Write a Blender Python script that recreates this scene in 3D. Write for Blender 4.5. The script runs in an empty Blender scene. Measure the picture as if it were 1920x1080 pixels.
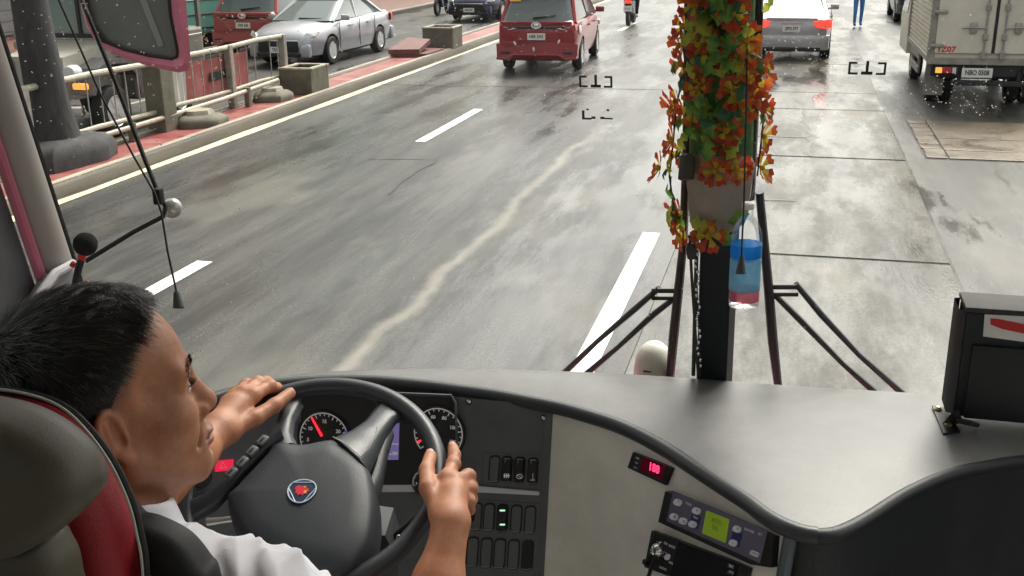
import bpy, bmesh, math, random
import numpy as np
from mathutils import Vector, Matrix
random.seed(7); np.random.seed(7)
PI = math.pi
scene = bpy.context.scene
COL = scene.collection

# ------------------------------------------------------------------ camera
EYE = Vector((0.0, 0.0, 2.85))
CR = Vector((0.9676211, 0.25210596, -0.0123286))
CU = Vector((-0.06864942, 0.30986115, 0.94830023))
CF = Vector((-0.2428923, 0.91674896, -0.31713511))
FPX = 2000.0
cam_data = bpy.data.cameras.new('camera')
cam = bpy.data.objects.new('camera', cam_data)
COL.objects.link(cam)
cam_data.sensor_width = 36.0
cam_data.lens = 36.0 * FPX / 1920.0
cam_data.clip_start = 0.05
cam_data.clip_end = 3000
m = Matrix((CR, CU, -CF)).transposed().to_4x4()
m.translation = EYE
cam.matrix_world = m
scene.camera = cam

# ------------------------------------------------------------------ world, sun, exposure
SUN_EL, SUN_AZ = math.radians(52), math.radians(14)      # high, ahead and a little to the right
world = bpy.data.worlds.new('World'); scene.world = world
world.use_nodes = True
wn = world.node_tree.nodes; wl = world.node_tree.links
bg = wn['Background']
sky = wn.new('ShaderNodeTexSky'); sky.sky_type = 'NISHITA'
sky.sun_disc = False; sky.sun_elevation = SUN_EL; sky.sun_rotation = SUN_AZ
sky.air_density = 1.0; sky.dust_density = 6.0; sky.ozone_density = 1.0
hs = wn.new('ShaderNodeHueSaturation'); hs.inputs['Saturation'].default_value = 0.14
warm = wn.new('ShaderNodeMix'); warm.data_type = 'RGBA'; warm.blend_type = 'MULTIPLY'; warm.inputs[0].default_value = 1.0
warm.inputs[7].default_value = (1.0, 0.985, 0.925, 1)           # grey overcast with a warm cast
wl.new(sky.outputs[0], hs.inputs['Color']); wl.new(hs.outputs[0], warm.inputs[6]); wl.new(warm.outputs[2], bg.inputs['Color'])
bg.inputs['Strength'].default_value = 0.15
sun_d = bpy.data.lights.new('sun', 'SUN'); sun_d.energy = 1.5; sun_d.angle = math.radians(22); sun_d.color = (1.0, 0.94, 0.84)
sun = bpy.data.objects.new('sun', sun_d); COL.objects.link(sun)
sdir = Vector((math.sin(SUN_AZ)*math.cos(SUN_EL), math.cos(SUN_AZ)*math.cos(SUN_EL), math.sin(SUN_EL)))
sun.rotation_euler = sdir.to_track_quat('Z', 'Y').to_euler()
scene.view_settings.view_transform = 'Standard'
scene.view_settings.look = 'None'
scene.view_settings.gamma = 1.0
scene.view_settings.use_curve_mapping = False
scene.view_settings.exposure = 1.0
scene.render.engine = 'CYCLES'
scene.cycles.max_bounces = 8
scene.cycles.transparent_max_bounces = 24
scene.cycles.caustics_reflective = False
scene.cycles.caustics_refractive = False
scene.cycles.use_denoising = True

# ------------------------------------------------------------------ where a sight line meets a surface (used to lay things out at real distances)
def ray(px, py):
    return CF + CR*((px-960)/FPX) - CU*((py-540)/FPX)
def at(px, py, d): return EYE + ray(px, py)*d
def on_y(px, py, y):
    r = ray(px, py); return EYE + r*((y-EYE.y)/r.y)
def on_x(px, py, x):
    r = ray(px, py); return EYE + r*((x-EYE.x)/r.x)
def on_z(px, py, z):
    r = ray(px, py); return EYE + r*((z-EYE.z)/r.z)
def on_pl(px, py, p, n):
    r = ray(px, py); return EYE + r*((p-EYE).dot(n)/r.dot(n))

# ------------------------------------------------------------------ materials
MATS = {}
def mat(name, col, rough=0.5, metal=0.0, spec=0.5, noise=0.0, nscale=20.0, bump=0.0, bscale=60.0, emit=None, estr=1.0, trans=0.0, ior=1.45, coat=0.0, col2=None, alpha=1.0, rvar=0.0, stretch=(1, 1, 1), sss=0.0):
    if name in MATS: return MATS[name]
    M = bpy.data.materials.new(name); M.use_nodes = True
    nt = M.node_tree; N = nt.nodes; L = nt.links
    b = N['Principled BSDF']
    b.inputs['Base Color'].default_value = (*col, 1)
    b.inputs['Roughness'].default_value = rough
    b.inputs['Metallic'].default_value = metal
    b.inputs['Specular IOR Level'].default_value = spec
    b.inputs['IOR'].default_value = ior
    b.inputs['Transmission Weight'].default_value = trans
    b.inputs['Coat Weight'].default_value = coat
    b.inputs['Coat Roughness'].default_value = 0.08
    b.inputs['Alpha'].default_value = alpha
    if sss:
        b.inputs['Subsurface Weight'].default_value = sss
        b.inputs['Subsurface Radius'].default_value = (0.012, 0.005, 0.003)
        b.inputs['Subsurface Scale'].default_value = 1.0
    if emit:
        b.inputs['Emission Color'].default_value = (*emit, 1); b.inputs['Emission Strength'].default_value = estr
    tc = N.new('ShaderNodeTexCoord'); mp = N.new('ShaderNodeMapping')
    L.new(tc.outputs['Object'], mp.inputs[0]); mp.inputs['Scale'].default_value = stretch
    if noise or col2 or rvar:
        nz = N.new('ShaderNodeTexNoise'); nz.inputs['Scale'].default_value = nscale; nz.inputs['Detail'].default_value = 6; nz.inputs['Roughness'].default_value = 0.65
        L.new(mp.outputs[0], nz.inputs['Vector'])
    if noise or col2:
        rp = N.new('ShaderNodeValToRGB'); rp.color_ramp.elements[0].position = 0.3; rp.color_ramp.elements[1].position = 0.7
        c2 = col2 if col2 else tuple(min(1, x*(1+noise)) for x in col)
        c1 = col if col2 else tuple(x*(1-noise) for x in col)
        rp.color_ramp.elements[0].color = (*c1, 1); rp.color_ramp.elements[1].color = (*c2, 1)
        L.new(nz.outputs[0], rp.inputs[0]); L.new(rp.outputs[0], b.inputs['Base Color'])
    if rvar:
        mr = N.new('ShaderNodeMapRange'); mr.inputs[1].default_value = 0.3; mr.inputs[2].default_value = 0.7
        mr.inputs[3].default_value = max(0.02, rough-rvar); mr.inputs[4].default_value = rough+rvar
        L.new(nz.outputs[0], mr.inputs[0]); L.new(mr.outputs[0], b.inputs['Roughness'])
    if bump:
        n2 = N.new('ShaderNodeTexNoise'); n2.inputs['Scale'].default_value = bscale; n2.inputs['Detail'].default_value = 5
        L.new(mp.outputs[0], n2.inputs['Vector'])
        bp = N.new('ShaderNodeBump'); bp.inputs['Strength'].default_value = bump; bp.inputs['Distance'].default_value = 0.01
        L.new(n2.outputs[0], bp.inputs['Height']); L.new(bp.outputs[0], b.inputs['Normal'])
    MATS[name] = M
    return M
def pane(name, tint=(0.97, 0.98, 0.97), rough=0.02, refl=1.0):
    """thin pane of glass: lets light straight through, reflects a little by angle"""
    if name in MATS: return MATS[name]
    M = bpy.data.materials.new(name); M.use_nodes = True
    nt = M.node_tree; N = nt.nodes; L = nt.links
    N.remove(N['Principled BSDF'])
    tr = N.new('ShaderNodeBsdfTransparent'); tr.inputs[0].default_value = (*tint, 1)
    gl = N.new('ShaderNodeBsdfGlossy'); gl.inputs['Roughness'].default_value = rough
    fr = N.new('ShaderNodeFresnel'); fr.inputs[0].default_value = 1.45
    mu = N.new('ShaderNodeMath'); mu.operation = 'MULTIPLY'; mu.inputs[1].default_value = refl
    mx = N.new('ShaderNodeMixShader')
    L.new(fr.outputs[0], mu.inputs[0]); L.new(mu.outputs[0], mx.inputs[0]); L.new(tr.outputs[0], mx.inputs[1]); L.new(gl.outputs[0], mx.inputs[2])
    L.new(mx.outputs[0], N['Material Output'].inputs[0])
    MATS[name] = M
    return M

def translucent(name, col, thru=0.5, clear=0.0, rough=0.4, col2=None, nscale=25):
    """thin coloured stuff that glows when lit from behind: petals, leaves, tinted plastic"""
    if name in MATS: return MATS[name]
    M = bpy.data.materials.new(name); M.use_nodes = True
    nt = M.node_tree; N = nt.nodes; L = nt.links; b = N['Principled BSDF']; out = N['Material Output']
    b.inputs['Base Color'].default_value = (*col, 1); b.inputs['Roughness'].default_value = rough
    tl = N.new('ShaderNodeBsdfTranslucent'); tl.inputs[0].default_value = (*col, 1)
    if col2:
        tc = N.new('ShaderNodeTexCoord'); nz = N.new('ShaderNodeTexNoise'); nz.inputs['Scale'].default_value = nscale; L.new(tc.outputs['Object'], nz.inputs['Vector'])
        rp = N.new('ShaderNodeValToRGB'); rp.color_ramp.elements[0].position = .38; rp.color_ramp.elements[1].position = .62
        rp.color_ramp.elements[0].color = (*col, 1); rp.color_ramp.elements[1].color = (*col2, 1); L.new(nz.outputs[0], rp.inputs[0]); L.new(rp.outputs[0], b.inputs['Base Color']); L.new(rp.outputs[0], tl.inputs[0])
    m1 = N.new('ShaderNodeMixShader'); m1.inputs[0].default_value = thru; L.new(b.outputs[0], m1.inputs[1]); L.new(tl.outputs[0], m1.inputs[2]); last = m1
    if clear:
        tr = N.new('ShaderNodeBsdfTransparent'); tr.inputs[0].default_value = (*[min(1, .35+.75*x) for x in col], 1)
        m2 = N.new('ShaderNodeMixShader'); m2.inputs[0].default_value = clear; L.new(m1.outputs[0], m2.inputs[1]); L.new(tr.outputs[0], m2.inputs[2]); last = m2
    L.new(last.outputs[0], out.inputs[0]); MATS[name] = M
    return M

BLACK = mat('black_plastic', (0.018, 0.019, 0.021), 0.45, noise=0.25, nscale=30, bump=0.05, bscale=400)
RUBBER = mat('black_rubber', (0.013, 0.013, 0.014), 0.6)
CHROME = mat('chrome', (0.75, 0.75, 0.76), 0.15, metal=1.0)
WHITE = mat('white_paint', (0.78, 0.78, 0.76), 0.4, noise=0.05)
PRINT_W = mat('white_print', (0.8, 0.8, 0.8), 0.5)
PRINT_K = mat('black_print', (0.02, 0.02, 0.02), 0.5)
PRINT_G = mat('green_print', (0.03, 0.12, 0.06), 0.5)
PRINT_R = mat('red_print', (0.6, 0.03, 0.03), 0.5)

# ------------------------------------------------------------------ mesh building
class MB:
    def __init__(s): s.v = []; s.f = []; s.m = []; s.mi = 0
    def add(s, verts, faces):
        o = len(s.v); s.v += [tuple(v) for v in verts]
        for f in faces: s.f.append(tuple(i+o for i in f)); s.m.append(s.mi)
    def quad(s, a, b, c, d): s.add([a, b, c, d], [(0, 1, 2, 3)])
    def box(s, c, size, M=None):
        hx, hy, hz = [x/2 for x in size]; c = Vector(c)
        vs = [Vector((x, y, z)) for z in (-hz, hz) for y in (-hy, hy) for x in (-hx, hx)]
        if M is not None: vs = [M @ v for v in vs]
        s.add([v+c for v in vs], [(0, 2, 3, 1), (4, 5, 7, 6), (0, 1, 5, 4), (2, 6, 7, 3), (0, 4, 6, 2), (1, 3, 7, 5)])
    def bbox(s, c, size, b=0.01, M=None):
        """box with chamfered edges"""
        bm = bmesh.new(); bmesh.ops.create_cube(bm, size=1.0)
        for v in bm.verts: v.co = Vector((v.co.x*size[0], v.co.y*size[1], v.co.z*size[2]))
        bmesh.ops.bevel(bm, geom=bm.edges[:], offset=b, segments=2, affect='EDGES', profile=0.6)
        s.frombm(bm, Matrix.Translation(Vector(c)) @ (M.to_4x4() if M is not None else Matrix()))
    def frombm(s, bm, M=Matrix()):
        bm.verts.index_update()
        s.add([M @ v.co for v in bm.verts], [[v.index for v in f.verts] for f in bm.faces]); bm.free()
    def tube(s, pts, r, n=8, cap=True, closed=False, flat=None):
        pts = [Vector(p) for p in pts]; k = len(pts)
        rs = r if isinstance(r, (list, tuple)) else [r]*k
        rings = []; up = None
        for i in range(k):
            if closed: t = pts[(i+1) % k]-pts[i-1]
            else: t = pts[min(i+1, k-1)]-pts[max(i-1, 0)]
            t.normalize()
            if up is None:
                up = Vector((0, 0, 1)) if abs(t.z) < 0.9 else Vector((1, 0, 0))
            up = (up - t*up.dot(t))
            if up.length < 1e-6: up = t.orthogonal()
            up.normalize(); sd = t.cross(up)
            a, b = (rs[i], rs[i]) if flat is None else (rs[i], rs[i]*flat)
            rings.append([pts[i]+sd*(a*math.cos(2*PI*j/n))+up*(b*math.sin(2*PI*j/n)) for j in range(n)])
        fs = []
        for i in range(k if closed else k-1):
            o, q = i*n, ((i+1) % k)*n
            for j in range(n): fs.append((o+j, o+(j+1) % n, q+(j+1) % n, q+j))
        if cap and not closed:
            fs.append(tuple(reversed(range(n)))); fs.append(tuple((k-1)*n+j for j in range(n)))
        s.add([p for r_ in rings for p in r_], fs)
    def lathe(s, prof, c=(0, 0, 0), M=None, n=20, closed_prof=False):
        """profile (radius, height) turned about local z"""
        vs = []; fs = []; k = len(prof)
        for (r, h) in prof:
            for j in range(n):
                a = 2*PI*j/n; p = Vector((r*math.cos(a), r*math.sin(a), h))
                if M is not None: p = M @ p
                vs.append(p+Vector(c))
        for i in range(k if closed_prof else k-1):
            o, q = i*n, ((i+1) % k)*n
            for j in range(n): fs.append((o+j, o+(j+1) % n, q+(j+1) % n, q+j))
        if not closed_prof:
            if prof[0][0] > 1e-5: fs.append(tuple(reversed(range(n))))
            if prof[-1][0] > 1e-5: fs.append(tuple((k-1)*n+j for j in range(n)))
        s.add(vs, fs)
    def ell(s, c, r, M=None, nu=14, nv=9):
        prof = [(math.sin(PI*i/(nv-1))+1e-6, -math.cos(PI*i/(nv-1))) for i in range(nv)]
        S = Matrix.Diagonal(Vector(r)); s.lathe(prof, c, (M @ S) if M is not None else S, nu)
    def prism(s, poly, d):
        """polygon (3-D points) extruded by vector d"""
        k = len(poly); d = Vector(d); a = [Vector(p) for p in poly]
        s.add(a+[p+d for p in a], [tuple(range(k)), tuple(reversed(range(k, 2*k)))] + [(i, i+k, (i+1) % k+k, (i+1) % k) for i in range(k)])
    def loft(s, rings, close=True, cap=True):
        n = len(rings[0]); o = []; fs = []
        for r in rings: o += [Vector(p) for p in r]
        for i in range(len(rings)-1):
            for j in range(n if close else n-1):
                fs.append((i*n+j, i*n+(j+1) % n, (i+1)*n+(j+1) % n, (i+1)*n+j))
        if cap and close: fs.append(tuple(reversed(range(n)))); fs.append(tuple((len(rings)-1)*n+j for j in range(n)))
        s.add(o, fs)
    def build(s, name, ms, parent=None, smooth=True, ang=35, fix=True):
        me = bpy.data.meshes.new(name)
        me.from_pydata(s.v, [], s.f)
        ms = ms if isinstance(ms, (list, tuple)) else [ms]
        for x in ms: me.materials.append(x)
        if len(ms) > 1: me.polygons.foreach_set('material_index', [min(i, len(ms)-1) for i in s.m])
        if fix:
            bm = bmesh.new(); bm.from_mesh(me); bmesh.ops.recalc_face_normals(bm, faces=bm.faces[:]); bm.to_mesh(me); bm.free()
        if smooth:
            me.polygons.foreach_set('use_smooth', [True]*len(me.polygons))
            me.set_sharp_from_angle(angle=math.radians(ang))
        me.update()
        return link(name, me, parent)
ROOTLOC = {}
def link(name, me, parent=None):
    o = bpy.data.objects.new(name, me); COL.objects.link(o)
    if parent is not None:
        o.parent = parent
        if parent.name in ROOTLOC: o.matrix_parent_inverse = ROOTLOC[parent.name].inverted()
        elif parent.parent is not None or parent.type == 'MESH': o.matrix_parent_inverse = Matrix()
    return o
def thing(name, label, cat, loc=(0, 0, 0), group=None, local=False, rotz=0.0):
    """Empty at the base of a thing; its parts are children. local: parts are built round the origin and follow the empty"""
    o = bpy.data.objects.new(name, None); COL.objects.link(o); o.empty_display_size = 0.1
    o.location = loc; o.rotation_euler = (0, 0, rotz)
    tag(o, label, cat, group)
    if not local: ROOTLOC[o.name] = Matrix.Translation(Vector(loc))
    return o
def tag(o, label, cat, group=None):
    o['label'] = label; o['category'] = cat
    if group: o['group'] = group
    return o
def struct(o): o['kind'] = 'structure'; return o
def copy_tree(o, loc, rotz, label, group=None):
    r = o.copy(); COL.objects.link(r); r.location = loc; r.rotation_euler = (0, 0, rotz); r['label'] = label
    if group: r['group'] = group
    def kids(a, b):
        for ch in a.children:
            c = ch.copy(); COL.objects.link(c); c.parent = b; kids(ch, c)
    kids(o, r)
    return r
def text_mesh(txt, size, depth=0.0, align='CENTER', bold=0.0):
    cu = bpy.data.curves.new('lettering', 'FONT'); cu.body = txt; cu.size = size; cu.extrude = depth; cu.offset = bold
    cu.align_x = align; cu.align_y = 'CENTER'; cu.resolution_u = 3
    o = bpy.data.objects.new('lettering', cu); COL.objects.link(o)
    bpy.context.view_layer.update()
    me = bpy.data.meshes.new_from_object(o.evaluated_get(bpy.context.evaluated_depsgraph_get()))
    bpy.data.objects.remove(o)
    return me
def lettering(txt, size, origin, xdir, ydir, material, parent, name='lettering', sx=1.0, bold=0.0):
    me = text_mesh(txt, size, 0.0, bold=bold); x = Vector(xdir).normalized(); y = Vector(ydir); y = (y-x*y.dot(x)).normalized(); z = x.cross(y)
    M = Matrix((x*sx, y, z)).transposed().to_4x4(); M.translation = Vector(origin); me.transform(M)
    me.materials.clear(); me.materials.append(material)
    return link(name, me, parent)

# ------------------------------------------------------------------ organic shapes: smooth distance fields meshed on a grid
def s_ell(p, c, r, R=None):
    q = p-np.array(c)
    if R is not None: q = q @ R
    r = np.array(r); k0 = np.linalg.norm(q/r, axis=1); k1 = np.linalg.norm(q/(r*r), axis=1)
    return k0*(k0-1)/np.maximum(k1, 1e-9)
def s_cap(p, a, b, ra, rb):
    a = np.array(a, float); b = np.array(b, float); ab = b-a; pa = p-a
    t = np.clip((pa @ ab)/max(ab @ ab, 1e-12), 0, 1)
    return np.linalg.norm(pa-t[:, None]*ab, axis=1)-(ra+(rb-ra)*t)
def smin(a, b, k):
    h = np.maximum(k-np.abs(a-b), 0)/k
    return np.minimum(a, b)-h*h*k*0.25
def smax(a, b, k): return -smin(-a, -b, k)
def sdf_mesh(f, lo, hi, h, blk=6):
    lo = np.array(lo, float); hi = np.array(hi, float)
    n = np.ceil((hi-lo)/h).astype(int); nb = np.ceil((n+1)/blk).astype(int); n = nb*blk
    gi = np.stack(np.meshgrid(*[np.arange(k) for k in nb], indexing='ij'), -1).reshape(-1, 3)
    cc = lo+(gi*blk+(blk-1)/2)*h
    d = f(cc); act = np.abs(d) < blk*h*1.25
    F = np.repeat(np.repeat(np.repeat(d.reshape(nb), blk, 0), blk, 1), blk, 2).astype(np.float32)
    off = np.stack(np.meshgrid(*[np.arange(blk)]*3, indexing='ij'), -1).reshape(-1, 3)
    A = gi[act]
    for s in range(0, len(A), 800):
        idx = (A[s:s+800, None, :]*blk+off[None]).reshape(-1, 3)
        F[idx[:, 0], idx[:, 1], idx[:, 2]] = f(lo+idx*h)
    S = F < 0
    cnt = np.zeros(np.array(F.shape)-1, np.int8)
    cor = [(i, j, k) for i in (0, 1) for j in (0, 1) for k in (0, 1)]
    sh = cnt.shape
    for (i, j, k) in cor: cnt += S[i:i+sh[0], j:j+sh[1], k:k+sh[2]]
    cells = np.argwhere((cnt > 0) & (cnt < 8))
    vals = np.stack([F[cells[:, 0]+i, cells[:, 1]+j, cells[:, 2]+k] for (i, j, k) in cor], 1)
    acc = np.zeros((len(cells), 3)); num = np.zeros(len(cells))
    for a in range(8):
        for b in range(a+1, 8):
            ca, cb = np.array(cor[a]), np.array(cor[b])
            if np.abs(ca-cb).sum() != 1: continue
            va, vb = vals[:, a], vals[:, b]; x = (va < 0) != (vb < 0)
            t = np.where(x, va/np.where(x, va-vb, 1), 0)
            acc += np.where(x[:, None], ca+t[:, None]*(cb-ca), 0); num += x
    V = lo+(cells+acc/num[:, None])*h
    ids = -np.ones(sh, np.int32); ids[cells[:, 0], cells[:, 1], cells[:, 2]] = np.arange(len(cells))
    faces = []
    for ax in range(3):
        b_, c_ = (ax+1) % 3, (ax+2) % 3
        sl = [slice(None)]*3; sl2 = [slice(None)]*3
        sl[ax] = slice(0, -1); sl2[ax] = slice(1, None)
        A0, A1 = S[tuple(sl)], S[tuple(sl2)]
        e = np.argwhere(A0 != A1)
        ok = (e[:, b_] > 0) & (e[:, c_] > 0) & (e[:, b_] < sh[b_]) & (e[:, c_] < sh[c_]); e = e[ok]
        fl = A0[e[:, 0], e[:, 1], e[:, 2]]
        q = []
        for db, dc in ((-1, -1), (0, -1), (0, 0), (-1, 0)):
            g = e.copy(); g[:, b_] += db; g[:, c_] += dc
            q.append(ids[g[:, 0], g[:, 1], g[:, 2]])
        q = np.stack(q, 1); q[~fl] = q[~fl][:, ::-1]
        faces.append(q[(q >= 0).all(1)])
    return V, np.concatenate(faces)
def np_mesh(name, V, Fq):
    me = bpy.data.meshes.new(name)
    me.vertices.add(len(V)); me.vertices.foreach_set('co', np.asarray(V, np.float32).ravel())
    me.loops.add(len(Fq)*4); me.loops.foreach_set('vertex_index', Fq.astype(np.int32).ravel())
    me.polygons.add(len(Fq)); me.polygons.foreach_set('loop_start', np.arange(0, len(Fq)*4, 4, dtype=np.int32)); me.polygons.foreach_set('loop_total', np.full(len(Fq), 4, np.int32))
    me.polygons.foreach_set('use_smooth', np.ones(len(Fq), bool))
    me.update(calc_edges=True); me.validate()
    return me
# ================================================================== GROUND, ROADS, MEDIAN
def wet_road(name, c1, c2, rlo, rhi, trail=False, fine=60.0, streak=0.1, tracks=(), dry=.3, wlo=.44, whi=.60):
    M = bpy.data.materials.new(name); M.use_nodes = True
    nt = M.node_tree; N = nt.nodes; L = nt.links; b = N['Principled BSDF']
    tc = N.new('ShaderNodeTexCoord')
    def noise(scale, vs, detail=5, rough=0.6):
        mp = N.new('ShaderNodeMapping'); mp.inputs['Scale'].default_value = vs; L.new(tc.outputs['Object'], mp.inputs[0])
        n = N.new('ShaderNodeTexNoise'); n.inputs['Scale'].default_value = scale; n.inputs['Detail'].default_value = detail; n.inputs['Roughness'].default_value = rough
        L.new(mp.outputs[0], n.inputs['Vector']); return n.outputs[0]
    def rng(v, a, b_, c, d):
        r = N.new('ShaderNodeMapRange'); r.inputs[1].default_value = a; r.inputs[2].default_value = b_; r.inputs[3].default_value = c; r.inputs[4].default_value = d
        r.interpolation_type = 'SMOOTHSTEP'; L.new(v, r.inputs[0]); return r.outputs[0]
    def mixc(f, a, c, kind='MIX'):
        x = N.new('ShaderNodeMix'); x.data_type = 'RGBA'; x.blend_type = kind
        (L.new(f, x.inputs[0]) if hasattr(f, 'links') else setattr(x.inputs[0], 'default_value', f))
        for s, v in ((6, a), (7, c)):
            (L.new(v, x.inputs[s]) if hasattr(v, 'links') else setattr(x.inputs[s], 'default_value', (*v, 1)))
        return x.outputs[2]
    big = noise(0.55, (1, streak*2.5, 1), 4)
    st = noise(2.6, (1, streak, 1), 6, 0.7)
    fi = noise(fine, (1, 0.5, 1), 4, 0.7)
    col = mixc(rng(st, 0.35, 0.68, 0, 1), c1, c2)
    col = mixc(rng(fi, 0.3, 0.75, 0.75, 0.0), col, (c1[0]*0.55, c1[1]*0.55, c1[2]*0.55))
    patch = noise(0.9, (0.8, 0.35, 1), 3)
    col = mixc(rng(patch, 0.52, 0.66, 0, 0.45), col, (c2[0]*1.35, c2[1]*1.3, c2[2]*1.2))
    if trail:
        sx = N.new('ShaderNodeSeparateXYZ'); L.new(tc.outputs['Object'], sx.inputs[0])
        wob = rng(noise(0.55, (0.02, 1, 1), 6, 0.62), 0.25, 0.75, -0.09, 0.09)
        a = N.new('ShaderNodeMath'); a.inputs[1].default_value = 2.87; L.new(sx.outputs[0], a.inputs[0])
        a2 = N.new('ShaderNodeMath'); L.new(a.outputs[0], a2.inputs[0]); L.new(wob, a2.inputs[1])
        ab = N.new('ShaderNodeMath'); ab.operation = 'ABSOLUTE'; L.new(a2.outputs[0], ab.inputs[0])
        ed = N.new('ShaderNodeMath'); ed.operation = 'MULTIPLY_ADD'; ed.inputs[1].default_value = 0.14; L.new(noise(6, (1, 0.35, 1), 5, 0.75), ed.inputs[0]); L.new(ab.outputs[0], ed.inputs[2])
        band = rng(ed.outputs[0], 0.06, 0.19, 0.85, 0.0)
        yf = rng(sx.outputs[1], 13.0, 19.0, 1.0, 0.0)
        mm = N.new('ShaderNodeMath'); mm.operation = 'MULTIPLY'; L.new(band, mm.inputs[0]); L.new(yf, mm.inputs[1])
        col = mixc(mm.outputs[0], col, (0.18, 0.168, 0.142))
    L.new(col, b.inputs['Base Color'])
    r = rng(big, 0.36, 0.64, rlo, rhi)
    if trail:
        r2 = N.new('ShaderNodeMix'); r2.data_type = 'FLOAT'; L.new(mm.outputs[0], r2.inputs[0]); L.new(r, r2.inputs[2]); r2.inputs[3].default_value = 0.6
        r = r2.outputs[0]
    wet = rng(noise(1.15, (1, streak*2.2, 1), 7, 0.68), wlo, whi, 0, 1)        # dry and wet patches
    if True:
        rm = N.new('ShaderNodeMix'); rm.data_type = 'FLOAT'; L.new(wet, rm.inputs[0]); rm.inputs[2].default_value = rhi; L.new(r, rm.inputs[3])
        L.new(rng(wet, 0, 1, dry, .6), b.inputs['Specular IOR Level']); r = rm.outputs[0]
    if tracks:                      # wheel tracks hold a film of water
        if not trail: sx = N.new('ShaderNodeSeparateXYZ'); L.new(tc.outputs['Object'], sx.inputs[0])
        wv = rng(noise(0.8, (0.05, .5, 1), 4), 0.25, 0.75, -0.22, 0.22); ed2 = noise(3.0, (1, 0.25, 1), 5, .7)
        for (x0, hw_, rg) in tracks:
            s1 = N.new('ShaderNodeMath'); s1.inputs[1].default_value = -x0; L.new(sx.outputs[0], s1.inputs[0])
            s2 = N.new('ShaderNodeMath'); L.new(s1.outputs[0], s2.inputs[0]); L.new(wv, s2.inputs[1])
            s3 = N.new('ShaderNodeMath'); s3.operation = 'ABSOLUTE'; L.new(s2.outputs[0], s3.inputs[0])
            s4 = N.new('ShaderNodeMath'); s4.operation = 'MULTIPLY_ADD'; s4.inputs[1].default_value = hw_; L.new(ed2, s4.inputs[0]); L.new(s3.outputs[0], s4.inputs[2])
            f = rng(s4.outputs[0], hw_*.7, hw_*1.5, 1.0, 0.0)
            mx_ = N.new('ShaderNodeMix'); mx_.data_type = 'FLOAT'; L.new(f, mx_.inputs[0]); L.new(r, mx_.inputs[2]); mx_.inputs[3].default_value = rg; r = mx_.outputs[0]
    L.new(r, b.inputs['Roughness'])
    bp = N.new('ShaderNodeBump'); bp.inputs['Strength'].default_value = 0.35; bp.inputs['Distance'].default_value = 0.004
    L.new(fi, bp.inputs['Height'])
    b2 = N.new('ShaderNodeBump'); b2.inputs['Strength'].default_value = 0.25; b2.inputs['Distance'].default_value = 0.02
    L.new(st, b2.inputs['Height']); L.new(bp.outputs[0], b2.inputs['Normal']); L.new(b2.outputs[0], b.inputs['Normal'])
    return M
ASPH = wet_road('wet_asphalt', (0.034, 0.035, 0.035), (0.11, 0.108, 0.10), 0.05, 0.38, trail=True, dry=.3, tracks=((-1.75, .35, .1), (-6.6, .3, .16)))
ASPH2 = wet_road('asphalt_beside', (0.036, 0.036, 0.034), (0.09, 0.087, 0.08), 0.14, 0.5)
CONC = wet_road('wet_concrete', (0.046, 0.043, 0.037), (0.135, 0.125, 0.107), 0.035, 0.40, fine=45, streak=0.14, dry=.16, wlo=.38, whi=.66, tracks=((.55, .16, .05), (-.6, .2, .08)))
CONC2 = wet_road('wet_concrete_tan', (0.11, 0.085, 0.06), (0.2, 0.155, 0.105), 0.2, 0.5, fine=30, streak=0.5)
KERBD = mat('kerb_dark', (0.045, 0.036, 0.025), 0.55, col2=(0.105, 0.088, 0.06), nscale=2.5, bump=0.3, bscale=30, stretch=(1, 0.25, 1))  # kerb body, darker brown than its top
KERB = mat('kerb_concrete', (0.33, 0.29, 0.23), 0.6, noise=0.4, nscale=3, bump=0.3, bscale=30, stretch=(1, 0.25, 1))
REDP = mat('red_paving', (0.22, 0.036, 0.036), 0.4, col2=(0.33, 0.14, 0.125), nscale=2.2, bump=0.2, bscale=40, rvar=0.15)
BRICKP = mat('far_paving', (0.11, 0.055, 0.045), 0.55, col2=(0.2, 0.10, 0.08), nscale=2.0)
LINE_W = mat('road_paint_white', (0.8, 0.8, 0.77), 0.5, noise=0.12, nscale=14, bump=0.1)
LINE_Y = mat('road_paint_yellow', (0.68, 0.6, 0.38), 0.5, noise=0.25, nscale=9)
DARKSEAM = mat('wet_seam', (0.025, 0.024, 0.022), 0.35)
def sheet(name, x0, x1, y0, y1, z, m, parent=None):
    b = MB(); b.quad((x0, y0, z), (x1, y0, z), (x1, y1, z), (x0, y1, z)); o = b.build(name, m, parent, smooth=False)
    return o
struct(sheet('ground', -900, 900, -300, 1500, -0.03, ASPH2))
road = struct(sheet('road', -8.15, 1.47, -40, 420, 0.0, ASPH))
struct(sheet('road_shoulder', 1.47, 14, -40, 420, 0.001, ASPH2))
struct(sheet('opposite_road', -14.3, -9.02, -40, 420, -0.004, ASPH2))
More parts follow.
